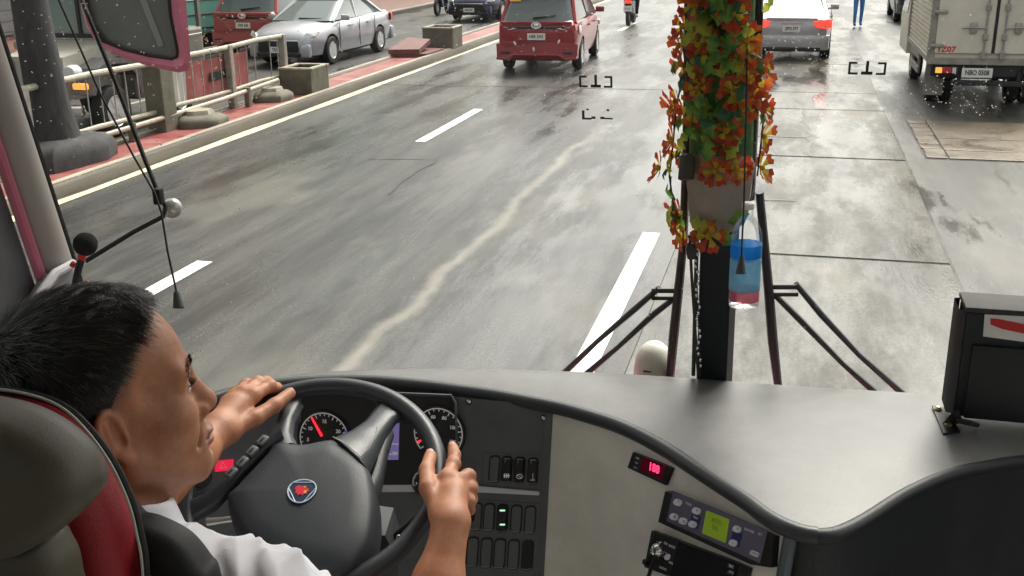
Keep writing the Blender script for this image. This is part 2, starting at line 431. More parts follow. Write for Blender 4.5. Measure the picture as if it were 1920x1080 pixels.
# concrete slabs of the bus lane, gaps between them
slab_y = [-6, 2.2, 5.2, 9.68, 14.26, 18.25, 20.2, 24.6, 29.0, 33.5, 38.5, 44.5, 51]
for i in range(len(slab_y)-1):
    for (xa, xb) in ((-0.98, 1.45),):
        b = MB(); y0, y1 = slab_y[i]+0.016, slab_y[i+1]-0.016
        w = [random.uniform(-0.012, 0.012) for _ in range(4)]
        P = [(xa, y0+w[0], 0), (xb, y0+w[1], 0), (xb, y1+w[2], 0), (xa, y1+w[3], 0)]
        zt = 0.012
        Q = [(P[0][0]+.012, P[0][1]+.012, zt), (P[1][0]-.012, P[1][1]+.012, zt), (P[2][0]-.012, P[2][1]-.012, zt), (P[3][0]+.012, P[3][1]-.012, zt)]
        b.add(P+Q, [(4, 5, 6, 7), (0, 1, 5, 4), (1, 2, 6, 5), (2, 3, 7, 6), (3, 0, 4, 7)])
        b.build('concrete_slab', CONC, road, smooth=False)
# cracks and tar seams
def strip(name, pts, w, z, m, parent):
    b = MB(); n = len(pts); vs = []
    for i, p in enumerate(pts):
        t = Vector(pts[min(i+1, n-1)])-Vector(pts[max(i-1, 0)]); t = Vector((t.x, t.y)).normalized(); ww = w*random.uniform(0.5, 1.4)/2
        vs += [(p[0]-t.y*ww, p[1]+t.x*ww, z), (p[0]+t.y*ww, p[1]-t.x*ww, z)]
    b.add(vs, [(2*i, 2*i+1, 2*i+3, 2*i+2) for i in range(n-1)])
    return b.build(name, m, parent, smooth=False)
def wander(a, b_, n, amp):
    out = []
    for i in range(n+1):
        t = i/n; k = amp if 0 < i < n else 0
        out.append((a[0]+(b_[0]-a[0])*t+random.uniform(-k, k), a[1]+(b_[1]-a[1])*t+random.uniform(-k, k)))
    return out
strip('crack', wander((-5.4, 13.05), (-4.5, 13.2), 7, .03), .02, .005, DARKSEAM, road)
strip('crack', wander((-4.5, 13.2), (-4.42, 11.2), 8, .05), .018, .005, DARKSEAM, road)
strip('crack', wander((-8.0, 20.0), (-1.0, 20.25), 16, .03), .05, .005, DARKSEAM, road)
strip('crack', wander((-.95, 11.72), (0.1, 11.77), 8, .03), .04, .017, DARKSEAM, road)
strip('crack', wander((-.95, 15.6), (0.22, 15.65), 8, .02), .04, .017, DARKSEAM, road)
strip('crack', wander((0.2, 18.2), (0.27, 14.3), 12, .04), .045, .017, DARKSEAM, road)
# painted lines
def mark(name, x0, x1, y0, y1, m, z=0.004): return struct(sheet(name, x0, x1, y0, y1, z, m))
for i, y in enumerate((-5.5, 1.0, 7.40-2.05, 14.35, 23.4, 32.4)):
    if i == 2: y, l = 5.37, 3.0
    else: l = 3.0
    mark('lane_dash', -5.22, -5.06, y, y+l, LINE_W)
for y in (-3.5, 6.3-1.6, 13.8+6, 29): mark('lane_dash', -1.35, -1.18, y, y+ (5.5 if 4 < y < 5 else 3.0), LINE_W)
strip('yellow_edge_line', wander((-7.97, -20), (-7.97, 60), 60, .012), .15, .004, LINE_Y, road)
for y in (5, 16, 27.8, 36): mark('worn_lane_dash', -11.55, -11.44, y, y+2.6, mat('worn_paint', (0.3, 0.3, 0.28), 0.5, noise=0.5, nscale=6), 0.001)
# median: kerb, red strip, far kerb
med = MB(); med.box((-8.72, 60, 0.06), (0.62, 200, 0.12)); struct(med.build('median_strip', REDP, smooth=False))
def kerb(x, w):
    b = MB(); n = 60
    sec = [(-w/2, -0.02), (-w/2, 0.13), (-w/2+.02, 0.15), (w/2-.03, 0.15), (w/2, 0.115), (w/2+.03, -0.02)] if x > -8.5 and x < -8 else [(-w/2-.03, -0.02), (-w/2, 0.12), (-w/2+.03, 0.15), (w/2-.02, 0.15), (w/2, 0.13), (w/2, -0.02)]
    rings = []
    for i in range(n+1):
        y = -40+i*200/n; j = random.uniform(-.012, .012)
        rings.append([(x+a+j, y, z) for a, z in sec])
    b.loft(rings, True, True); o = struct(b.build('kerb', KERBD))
    b = MB()
    for i in range(n): b.box((x-.01+random.uniform(-.008, .008), -40+(i+.5)*200/n, .152), (w*.55, 200/n-.015, .014))
    b.build('kerb_top', KERB, o, smooth=False)['kind'] = 'stuff'; return o
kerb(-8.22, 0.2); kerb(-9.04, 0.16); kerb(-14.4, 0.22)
fs = MB(); fs.box((-19.5, 60, 0.065), (10, 200, 0.13)); struct(fs.build('far_pavement', BRICKP, smooth=False))
rs = MB(); rs.box((11.6, 60, 0.07), (6, 200, 0.14)); struct(rs.build('near_pavement', ASPH2, smooth=False))
# tan patch with a row of edge blocks (right side of the road)
patch = struct(sheet('paving_patch', 1.7, 4.4, 14.45, 17.45, 0.003, DARKSEAM))
for (ya, yb) in ((14.5, 15.02), (15.06, 15.9), (15.94, 17.4)):
    b = MB(); b.bbox((3.2, (ya+yb)/2, 0.01), (2.4, yb-ya, 0.016), 0.006); b.build('slab', CONC2, patch, smooth=False)
for i in range(9):
    b = MB(); y = 14.52+i*0.325; b.bbox((1.85+random.uniform(-.015, .015), y+.145, 0.008+random.uniform(-.003, .003)), (0.25, 0.29, 0.016), 0.007); b.build('brick', CONC2, patch, smooth=False)

# ================================================================== CARS
TYRE = mat('tyre_rubber', (0.02, 0.02, 0.021), 0.7, noise=0.3, nscale=15)
RIM = mat('alloy_rim', (0.62, 0.62, 0.63), 0.35, metal=0.2)
CGLASS = mat('car_glass_dark', (0.10, 0.125, 0.125), 0.06, spec=0.6)
CGLASS_T = mat('car_glass_teal', (0.2, 0.27, 0.25), 0.06, spec=0.6)
TRIM = mat('car_trim_black', (0.02, 0.02, 0.022), 0.45)
def paint(name, c, metal=0.0, rough=0.28): return mat(name, c, rough, metal=metal, coat=0.45, noise=0.12, nscale=1.3)
RED = paint('red_paint', (0.25, 0.004, 0.010), 0.1)
SILVER = paint('silver_paint', (0.40, 0.41, 0.45), 0.4)
SILVER2 = paint('grey_silver_paint', (0.38, 0.38, 0.4), 0.5)
NAVY = paint('navy_paint', (0.02, 0.026, 0.06), 0.2)
DKCAR = paint('dark_car_paint', (0.02, 0.022, 0.026), 0.2)
TAIL = mat('tail_lens_red', (0.5, 0.02, 0.03), 0.15, coat=0.6)
TAIL_ON = mat('tail_lens_lit', (0.6, 0.03, 0.03), 0.15, emit=(1, 0.05, 0.03), estr=0.9)
LENSW = mat('clear_lens', (0.7, 0.7, 0.7), 0.1, coat=0.8)
AMBER = mat('amber_lens', (0.9, 0.35, 0.05), 0.2, emit=(1, 0.4, 0.08), estr=0.5)
PLATE = mat('number_plate', (0.75, 0.76, 0.72), 0.4)
def wheel(parent, x, y, r, w, side):
    M = Matrix(((0, 0, side), (0, 1, 0), (-side, 0, 0)))          # local z -> +-x
    b = MB(); b.lathe([(r*.62, -w/2), (r*.9, -w/2), (r*.97, -w*.42), (r, -w*.25), (r, w*.25), (r*.97, w*.42), (r*.9, w/2), (r*.62, w/2)], (x, y, r), M, 24, True)
    t = b.build('wheel', TYRE, parent)
    b = MB(); b.lathe([(r*.64, w*.44), (r*.6, w*.5), (r*.56, w*.40)], (x, y, r), M, 24)
    b.lathe([(1e-4, w*.46), (r*.13, w*.46), (r*.16, w*.38)], (x, y, r), M, 12)
    for k in range(5):
        a = 2*PI*k/5+.3
        d = M @ Vector((math.cos(a), math.sin(a), 0)); z = M @ Vector((0, 0, 1)); p = d.cross(z)
        c = Vector((x, y, r))+z*(w*.40); 
        b.prism([c+d*(r*.12)-p*(r*.07), c+d*(r*.6)-p*(r*.13), c+d*(r*.6)+p*(r*.13), c+d*(r*.12)+p*(r*.07)], z*(w*.07))
    b.build('rim', RIM, t)
    b = MB(); b.lathe([(1e-4, w*.3), (r*.6, w*.3)], (x, y, r), M, 20); b.build('rim_disc', mat('rim_grey', (.36, .36, .37), .4), t)
def section(w, zb, zt, crown):
    h = zt-zb
    half = [(w*.80, zb), (w*.93, zb+h*.08), (w*.975, zb+h*.28), (w, zb+h*.55), (w*.985, zb+h*.78), (w*.945, zb+h*.93), (w*.86, zt), (w*.45, zt+crown), (0, zt+crown*1.25)]
    return half
def car_body(parent, sts, m, wheels, wr, name='body'):
    """sts: (y, halfwidth, zbottom, ztop, crown)"""
    b = MB(); rings = []
    for (y, w, zb, zt, cr) in sts:
        h = section(w, zb, zt, cr)
        rings.append([(x, y, z) for x, z in h]+[(-x, y, z) for x, z in reversed(h[:-1])])
    b.loft(rings, True, True)
    o = b.build(name, m, None, ang=40)
    # wheel arches cut out of the sides
    cut = MB()
    for (x, y) in wheels:
        cut.lathe([(1e-4, -.22), (wr*1.17, -.22), (wr*1.17, .22), (1e-4, .22)], (x*1.04, y, wr*1.0), Matrix(((0, 0, 1), (0, 1, 0), (-1, 0, 0))), 24)
    c = cut.build('cutter', TRIM, None, smooth=False)
    md = o.modifiers.new('arches', 'BOOLEAN'); md.object = c; md.operation = 'DIFFERENCE'; md.solver = 'EXACT'
    dg = bpy.context.evaluated_depsgraph_get(); dg.update()
    me = bpy.data.meshes.new_from_object(o.evaluated_get(dg)); o.modifiers.clear(); o.data = me
    me.polygons.foreach_set('use_smooth', [True]*len(me.polygons)); me.set_sharp_from_angle(angle=math.radians(38))
    bpy.data.objects.remove(c)
    o.parent = parent
    return o
def greenhouse(parent, yr0, yf0, yr1, yf1, wb, wt, z0, z1, paintm, glassm, roofname='roof'):
    def ring(yr, yf, w, z, rr=.16):
        pts = []
        for (cx, cy, a0) in ((w-rr, yf-rr*1.4, 0), (-w+rr, yf-rr*1.4, 90), (-w+rr, yr+rr, 180), (w-rr, yr+rr, 270)):
            for k in range(4):
                a = math.radians(a0+k*30); pts.append((cx+rr*math.cos(a), cy+rr*(1.4 if a0 < 180 else 1)*math.sin(a), z))
        return pts
    b = MB(); b.loft([ring(yr0, yf0, wb, z0), ring(yr1, yf1, wt, z1)], True, False); g = b.build('window_glass', glassm, parent, ang=50)
    b = MB(); e = .012
    b.loft([ring(yr1-e, yf1+e, wt+e, z1-.02), ring(yr1-e, yf1+e, wt+e, z1+.015), ring(yr1+.06, yf1-.06, wt-.05, z1+.05), ring(yr1+.3, yf1-.3, wt-.25, z1+.068)], True, True)
    b.build(roofname, paintm, parent, ang=50)
    def bar(y0, y1, w0=.05, s=1, xo=.0):
        for sx in (1, -1):
            p0 = Vector((sx*(wb-.02), y0, z0-.03)); p1 = Vector((sx*(wt-.005), y1, z1+.01))
            b = MB(); b.tube([p0, p1], w0, 6); b.build('pillar', paintm, parent)
    bar(yr0+.09, yr1+.09, .055); bar(yf0-.12, yf1-.12, .045)
    bar((yr0*.45+yf0*.55), (yr1*.45+yf1*.55), .04)
    return g
def plate(parent, y, z, txt, rot, w=.38, h=.135, x=0, ink=PRINT_G):
    b = MB(); b.box((x, y, z), (w, .012, h)); p = b.build('number_plate', PLATE, parent, smooth=False)
    lettering(txt, h*.72, (x, y+(-.008 if rot else .008), z), (1 if rot else -1, 0, 0), (0, 0, 1), ink, p, 'plate_number', .76, bold=.003)
def mirrors(parent, y, z, w, m):
    for s in (1, -1):
        b = MB(); b.bbox((s*(w+.11), y, z), (.2, .1, .13), .03); b.tube([(s*(w-.05), y+.02, z-.05), (s*(w+.05), y, z-.04)], .02, 6); b.build('wing_mirror', m, parent)
# ---- red people carrier, seen from behind
def mpv(label, group, P, loc, rotz, txt, red=True):
    t = thing('parked_car' if not red else 'red_car', label, 'car', loc, group, local=True, rotz=rotz)
    ys = -2.23
    car_body(t, [(-2.23, .70, .34, .93, .0), (-2.20, .80, .27, 1.02, .0), (-2.05, .845, .24, 1.08, .0), (-1.4, .865, .22, 1.07, .0), (0, .87, .2, 1.02, .0), (.95, .865, .2, 1.0, .02), (1.5, .85, .21, .96, .05), (2.0, .80, .24, .86, .05), (2.2, .68, .3, .72, .02)], P,
             [(.78, -1.36), (-.78, -1.36), (.78, 1.38), (-.78, 1.38)], .325)
    greenhouse(t, -2.12, 1.38, -1.66, .42, .80, .655, 1.04, 1.60, P, CGLASS)
    for sx in (1, -1):
        wheel(t, sx*.76, -1.36, .325, .2, sx); wheel(t, sx*.76, 1.38, .325, .2, sx)
    # tailgate details
    b = MB(); b.bbox((0, -2.245, 1.03), (1.5, .05, .07), .02); b.build('tailgate_edge', P, t)
    b = MB(); b.bbox((0, -2.215, .93), (1.2, .05, .055), .015); b.build('tailgate_trim', TRIM, t)
    for s in (1, -1):
        b = MB(); b.prism([(s*.36, -2.245, .94), (s*.80, -2.17, .99), (s*.815, -2.15, .86), (s*.62, -2.225, .875)], (0, .05, 0)); l = b.build('tail_light', TAIL, t, smooth=False)
        b = MB(); b.prism([(s*.42, -2.255, .925), (s*.70, -2.215, .945), (s*.70, -2.215, .89), (s*.56, -2.24, .895)], (0, .02, 0)); b.build('clear_lens', LENSW, l, smooth=False)
        b = MB(); b.bbox((s*.66, -2.275, .42), (.2, .02, .05), .008); b.build('reflector', TRIM, t)
    b = MB()   # bumper with a lip that rises in the middle
    prof = [(-.86, .30), (-.62, .29), (-.48, .38), (.48, .38), (.62, .29), (.86, .30)]
    b.prism([(x, -2.30 if abs(x) < .7 else -2.2, z) for x, z in prof]+[(.87, -2.2, .60), (.6, -2.27, .64), (-.6, -2.27, .64), (-.87, -2.2, .60)], (0, .14, 0)); b.build('rear_bumper', P, t, ang=30)
    b = MB(); b.tube([(x, -2.305 if abs(x) < .7 else -2.21, z) for x, z in prof], .028, 6); b.build('bumper_lip', P, t)
    b = MB(); b.box((0, -2.1, .32), (1.2, .16, .14)); b.build('underbody', TRIM, t, smooth=False)
    b = MB(); b.prism([(-.55, -2.248, .84), (-.38, -2.235, .86), (.38, -2.235, .86), (.55, -2.248, .84), (.42, -2.25, .66), (-.42, -2.25, .66)], (0, .03, 0)); b.build('plate_recess', P, t, smooth=False)
    plate(t, -2.262, .755, txt, True)
    b = MB(); b.lathe([(.055, -.012), (.085, -.012), (.085, .012), (.055, .012)], (0, -2.275, .985), Matrix(((1.3, 0, 0), (0, 0, -1), (0, .85, 0))), 16, True); b.ell((0, -2.275, .985), (.06, .015, .05)); b.build('emblem', CHROME, t)
    b = MB(); b.tube([(-.1, -2.09, 1.12), (.38, -2.05, 1.17)], [.022, .012], 6); b.build('rear_wiper', TRIM, t)
    b = MB(); b.bbox((0, -1.70, 1.64), (1.2, .24, .035), .015); b.build('spoiler', P, t)
    mirrors(t, 1.0, 1.1, .84, P if red else TRIM)
    for s in (1, -1):
        for y in (.75, -.3): b = MB(); b.box((s*.872, y, .86), (.03, .2, .035)); b.build('door_handle', P if red else TRIM, t)
    b = MB(); b.bbox((0, 2.2, .52), (1.2, .06, .2), .03); b.build('grille', TRIM, t)
    for s in (1, -1):
        b = MB(); b.bbox((s*.66, 2.13, .72), (.34, .14, .12), .03); b.build('headlight', LENSW, t)
    return t
A, B = on_z(953, 131, 0), on_z(1081, 126, 0)
t = mpv('red people carrier with white number plate driving ahead on the wet road', None, RED, (-5.42, 24.45, 0), 0.06, 'NBB 3341')
b = MB(); b.box((-.52, -1.79, 1.49), (.24, .01, .12), Matrix.Rotation(-.68, 3, 'X')); b.build('sticker', mat('orange_sticker', (.9, .5, .04), .5), t, smooth=False)
lettering('ELWAPON', .17, (.884, -1.28, .965), (0, 1, 0), (0, 0, 1), PRINT_W, t, 'door_lettering', 1.1, .008)
b = MB(); b.ell((.86, -1.78, .86), (.02, .17, .1)); b.build('door_badge', PRINT_W, t)
for (x, z) in ((-.45, .62), (-.05, .50), (.48, .66)):
    b = MB(); b.ell((x, -2.30, z), (.022, .012, .05), Matrix.Rotation(x, 3, 'Y')); b.build('sticker', PRINT_W, t)
# ---- dark parked cars far on the right
mpv('dark parked people carrier behind the white truck on the right', None, DKCAR, (3.75, 38.0, 0), 0.0, 'WOI 208', False)
# ---- saloon cars
def sedan(name, label, P, loc, rotz, glass, txt, front_txt=None, tail=TAIL):
    t = thing(name, label, 'car', loc, None, local=True, rotz=rotz)
    car_body(t, [(-2.27, .62, .40, .80, .0), (-2.22, .76, .28, .92, .02), (-2.0, .83, .23, .99, .02), (-1.5, .86, .2, 1.0, .02), (-.5, .875, .18, .96, .0), (.5, .875, .18, .94, .0), (1.0, .87, .19, .93, .03), (1.6, .85, .2, .86, .05), (2.05, .79, .22, .75, .05), (2.22, .70, .26, .66, .03), (2.29, .56, .32, .58, .01)], P,
             [(.79, -1.32), (-.79, -1.32), (.79, 1.33), (-.79, 1.33)], .315)
    greenhouse(t, -1.78, 1.2, -.95, .28, .78, .60, .95, 1.36, P, glass)
    for sx in (1, -1):
        wheel(t, sx*.77, -1.32, .315, .2, sx); wheel(t, sx*.77, 1.33, .315, .2, sx)
    b = MB(); b.bbox((0, -2.2, .42), (1.66, .22, .34), .07); b.build('rear_bumper', P, t)
    b = MB(); b.bbox((0, -2.27, .27), (1.3, .1, .1), .03); b.build('bumper_skirt', TRIM, t)
    b = MB(); b.bbox((0, 2.2, .38), (1.5, .18, .30), .06); b.build('front_bumper', P, t)
    b = MB(); b.bbox((0, 2.29, .47), (1.0, .05, .24), .03); b.build('grille', TRIM, t)
    b = MB(); b.bbox((0, 2.3, .29), (1.1, .04, .09), .02); b.build('lower_intake', TRIM, t)
    b = MB(); b.bbox((0, 2.325, .6), (1.0, .02, .025), .006); b.build('grille_bar', CHROME, t)
    for s in (1, -1):
        b = MB(); b.prism([(s*.52, 2.24, .57), (s*.80, 2.02, .66), (s*.83, 1.88, .76), (s*.62, 2.1, .735)], (s*.02, .04, .03)); b.build('headlight', LENSW, t, smooth=False)
        b = MB(); b.prism([(s*.46, -2.315, .87), (s*.78, -2.25, .92), (s*.862, -2.12, .90), (s*.865, -2.12, .74), (s*.78, -2.26, .72), (s*.54, -2.32, .75)], (0, .10, 0)); b.build('tail_light', tail, t, smooth=False)
        for y in (.35, -.65): b = MB(); b.box((s*.88, y, .80), (.03, .2, .03)); b.build('door_handle', P, t)
        b = MB()
        for y in (.95, -.12, -1.0): b.box((s*.874, y, .62), (.012, .012, .62))
        b.build('door_seam', TRIM, t, smooth=False)
    b = MB(); b.bbox((0, -2.285, .93), (1.1, .03, .05), .01); b.build('boot_lip', P, t)
    b = MB(); b.box((0, -2.31, .85), (.5, .02, .03)); b.build('boot_trim', CHROME, t, smooth=False)
    plate(t, -2.315, .72, txt, True, ink=PRINT_K if tail is TAIL_ON else PRINT_G)
    if front_txt: plate(t, 2.335, .4, front_txt, False)
    b = MB(); b.tube([(.3, .9, 1.0), (.05, 1.12, 1.0), (-.5, 1.1, .99)], .012, 5); b.build('wiper', TRIM, t)
    mirrors(t, .78, 1.0, .84, P)
    return t
sedan('silver_car', 'silver saloon with tail lights, right of the flower garland, driving away', SILVER2, (-.12, 27.4, 0), -.01, CGLASS_T, 'ZPO 577', None, TAIL_ON)
# oncoming, front towards the bus
t0 = sedan('silver_car', 'silver blue saloon coming the other way beyond the median kerb', SILVER, (-11.1, 24.5, 0), PI-.05, CGLASS, 'TRG 415', 'TRG 415')
sedan('blue_car', 'dark navy saloon on the far carriageway, behind the concrete planter', NAVY, (-10.45, 37.1, 0), PI-.05, CGLASS_T, 'AAQ 901', 'AAQ 901')
# ================================================================== TRUCK
BOXW = mat('truck_box_white', (0.66, 0.63, 0.55), 0.45, noise=0.12, nscale=2.5, bump=0.05)
BOXS = mat('truck_box_side', (0.55, 0.51, 0.42), 0.5, noise=0.15, nscale=3)
FRAMEM = mat('truck_frame_metal', (0.3, 0.29, 0.26), 0.5, noise=0.25, nscale=8)
CHASS = mat('truck_chassis_dark', (0.022, 0.024, 0.028), 0.55)
STEEL = mat('dull_steel', (0.34, 0.34, 0.33), 0.45, metal=0.7, noise=0.2, nscale=20)
tx, ty, tw = 3.03, 18.75, 1.90
t = thing('box_truck', 'white box truck with closed double rear doors parked on the right', 'truck', (tx, ty, 0), None, local=True)
hw = tw/2; zb, zt = 0.80, 2.95; TL = 3.6
b = MB(); b.box((0, TL/2, (zb+zt)/2), (tw-.08, TL, zt-zb)); b.build('cargo_box', BOXW, t, smooth=False)
for s in (1, -1):                                           # corrugated flanks
    n = 27; pts = []
    for k in range(n):
        z0 = zb+.06+k*(zt-zb-.12)/n; h = (zt-zb-.12)/n
        pts += [(s*hw, z0), (s*hw, z0+h*.62), (s*(hw-.022), z0+h*.7), (s*(hw-.022), z0+h*.95)]
    b = MB(); vs = []; fs = []
    for (x, z) in pts: vs += [(x, .04, z), (x, TL-.04, z)]
    for i in range(len(pts)-1): fs.append((2*i, 2*i+1, 2*i+3, 2*i+2))
    b.add(vs, fs); b.build('corrugated_side', BOXS, t, smooth=False)
b = MB()
for s in (1, -1):
    b.bbox((s*(hw-.03), .03, (zb+zt)/2), (.11, .12, zt-zb+.02), .015); b.bbox((s*(hw-.02), TL-.04, (zb+zt)/2), (.1, .12, zt-zb), .015)
b.bbox((0, .03, zb-.03), (tw+.04, .13, .11), .015); b.bbox((0, .03, zt), (tw, .12, .1), .015)
b.bbox((-hw+.02, TL/2, zb+.0), (.09, TL, .1), .015); b.bbox((hw-.02, TL/2, zb+.0), (.09, TL, .1), .015)
b.build('box_frame', FRAMEM, t, smooth=False)
for s in (1, -1):
    b = MB(); b.bbox((s*.445, -.035, (zb+zt)/2+.03), (.855, .045, zt-zb-.14), .012); d = b.build('door', BOXW, t, smooth=False)
    b = MB(); b.bbox((s*.013, -.06, (zb+zt)/2+.03), (.02, .02, zt-zb-.16), .006); b.build('door_seal', TRIM, d, smooth=False)
    b = MB(); b.tube([(s*.14, -.085, zb+.02), (s*.14, -.085, zt-.05)], .014, 8); b.build('locking_bar', STEEL, d)
    for z in (zb+.08, zb+.36, 1.62, 2.5):
        b = MB(); b.bbox((s*.14, -.08, z), (.075, .05, .1 if z > 1 else .13), .012); b.build('bar_bracket', STEEL, d, smooth=False)
    for z in (zb+.22, 1.55, 2.5):
        b = MB(); b.bbox((s*.84, -.065, z), (.2, .05, .06), .012); b.tube([(s*.945, -.06, z-.06), (s*.945, -.06, z+.06)], .025, 8); b.build('hinge', STEEL, d)
    b = MB(); b.tube([(s*.14, -.1, 1.3), (s*.36, -.1, 1.31), (s*.5, -.1, 1.3)], .013, 6); b.bbox((s*.33, -.075, 1.3), (.1, .05, .17), .015); b.build('handle', STEEL, d)
lettering('1Z07', .12, (-.70, -.062, zb+.16), (1, 0, 0), (0, 0, 1), PRINT_R, t, 'red_lettering', 1.1, .004)
b = MB(); b.bbox((0, .62, .58), (1.6, .9, .22), .02); b.box((.35, 2.4, .6), (.09, 4.6, .18)); b.box((-.35, 2.4, .6), (.09, 4.6, .18)); b.bbox((0, .1, .62), (1.78, .1, .2), .02); b.build('chassis', CHASS, t, smooth=False)
b = MB(); b.bbox((0, -.02, .43), (1.15, .12, .08), .015)
for s in (1, -1): b.box((s*.45, .04, .52), (.06, .06, .2))
b.build('rear_bumper', CHASS, t, smooth=False)
plate(t, -.085, .60, 'NBO 0508', True, .46, .15, -.2, PRINT_K)
for s in (1, -1):
    b = MB(); b.bbox((s*.66, -.02, .63), (.36, .08, .12), .015); l = b.build('tail_lamp', CHASS, t, smooth=False)
    for k, (mm, w) in enumerate(((AMBER, .1), (TAIL, .14), (LENSW, .06))):
        b = MB(); x = s*(.78-[0, .125, .235][k]); b.bbox((x, -.065, .63), (w, .02, .09), .008); b.build('lens', mm, l, smooth=False)
    wheel(t, s*.74, 1.0, .34, .2, s); wheel(t, s*.52, 1.0, .34, .18, s); wheel(t, s*.74, 3.9, .34, .2, s)
    b = MB(); b.bbox((s*.76, .58, .42), (.30, .02, .56), .004); b.build('mud_flap', FRAMEM if s < 0 else TYRE, t, smooth=False)
    b = MB()
    for z in (.42, .66): b.bbox((s*(hw-.04), 2.45, z), (.04, 1.5, .12), .01)
    b.box((s*(hw-.06), 1.9, .6), (.04, .06, .45)); b.box((s*(hw-.06), 3.0, .6), (.04, .06, .45)); b.build('side_guard', FRAMEM, t, smooth=False)
b = MB(); b.bbox((0, 2.2, .55), (.5, .8, .35), .04); b.build('tank', STEEL, t)
b = MB()                                                    # cab
b.loft([[(-.96, 3.7, .5), (.96, 3.7, .5), (.96, 5.3, .5), (-.96, 5.3, .5)], [(-.98, 3.7, 1.2), (.98, 3.7, 1.2), (.97, 5.36, 1.15), (-.97, 5.36, 1.15)], [(-.90, 3.72, 2.05), (.90, 3.72, 2.05), (.86, 4.85, 2.05), (-.86, 4.85, 2.05)]]); b.build('cab', BOXW, t, smooth=False)
for s in (1, -1):
    b = MB(); b.prism([(s*.975, 4.0, 1.25), (s*.975, 5.1, 1.22), (s*.895, 4.75, 1.92), (s*.905, 4.0, 1.92)], (s*.012, 0, 0)); b.build('side_window', CGLASS, t, smooth=False)
    b = MB(); b.tube([(s*.95, 5.2, 1.4), (s*1.1, 5.28, 1.5)], .014, 6); b.bbox((s*1.12, 5.28, 1.6), (.16, .05, .3), .02); b.build('wing_mirror', TRIM, t)

# ================================================================== SCOOTERS WITH RIDERS, PEDESTRIAN
def skin_figure(name, verts, edges, radii, root, m, parent, sub=2):
    me = bpy.data.meshes.new(name); me.from_pydata([Vector(v) for v in verts], edges, [])
    o = bpy.data.objects.new(name, me); COL.objects.link(o)
    sk = o.modifiers.new('skin', 'SKIN'); sk.use_smooth_shade = True
    for i, r in enumerate(radii):
        d = me.skin_vertices[0].data[i]; d.radius = (r, r) if not isinstance(r, tuple) else r; d.use_root = (i == root); d.use_loose = False
    ss = o.modifiers.new('sub', 'SUBSURF'); ss.levels = sub; ss.render_levels = sub
    dg = bpy.context.evaluated_depsgraph_get(); dg.update()
    nm = bpy.data.meshes.new_from_object(o.evaluated_get(dg)); o.modifiers.clear(); o.data = nm
    nm.materials.clear()
    for x in (m if isinstance(m, list) else [m]): nm.materials.append(x)
    nm.polygons.foreach_set('use_smooth', [True]*len(nm.polygons)); o.parent = parent
    return o
def paint_by_height(o, fn):
    me = o.data
    for p in me.polygons: p.material_index = fn(p.center)
SKIN_S = mat('skin_far', (0.3, 0.15, 0.09), 0.5)
BLUE_C = mat('blue_cloth', (0.035, 0.15, 0.42), 0.8, noise=0.3, nscale=12)
DENIM = mat('blue_trousers', (0.06, 0.2, 0.5), 0.8, noise=0.3, nscale=14)
DARKC = mat('dark_cloth', (0.025, 0.026, 0.032), 0.8, noise=0.3, nscale=12)
HAIRB = mat('far_hair', (0.015, 0.012, 0.01), 0.6)
SHOE = mat('shoe_black', (0.02, 0.02, 0.02), 0.5)
def standing(loc, rotz, label, top, legs, stride=.12):
    t = thing('person', label, 'person', loc, None, local=True, rotz=rotz)
    V = [(0, 0, .92), (0, .0, 1.12), (0, .01, 1.33), (0, .01, 1.46), (0, .03, 1.56), (0, .035, 1.66),
         (.09, 0, .86), (.1, stride*.6, .48), (.1, stride*.4, .09), (.1, stride*.4+.14, .04),
         (-.09, 0, .86), (-.1, -stride*.2, .48), (-.1, -stride, .1), (-.1, -stride+.14, .04),
         (.17, 0, 1.38), (.24, -.05, 1.12), (.25, .06, .9), (.25, .1, .8), (-.17, 0, 1.38), (-.24, .03, 1.12), (-.25, .13, .9), (-.25, .17, .8)]
    E = [(0, 1), (1, 2), (2, 3), (3, 4), (4, 5), (0, 6), (6, 7), (7, 8), (8, 9), (0, 10), (10, 11), (11, 12), (12, 13), (2, 14), (14, 15), (15, 16), (16, 17), (2, 18), (18, 19), (19, 20), (20, 21)]
    Rr = [(.15, .11), (.145, .11), (.16, .12), .06, .075, .085, .09, .062, .045, .04, .09, .062, .045, .04, .06, .045, .035, .035, .06, .045, .035, .035]
    o = skin_figure('body', V, E, Rr, 0, [SKIN_S, top, legs, SHOE], t)
    paint_by_height(o, lambda c: 3 if c.z < .09 else 2 if c.z < .93 and abs(c.x) < .2 else 1 if c.z < 1.43 and (abs(c.x) < .2 or c.z > 1.1) else 0)
    b = MB(); b.ell((0, .015, 1.68), (.092, .105, .085)); b.build('hair', HAIRB, t)
    return t
standing((1.72, 34.6, 0), PI+.1, 'person in blue top and bright blue trousers walking on the wet road', BLUE_C, DENIM)
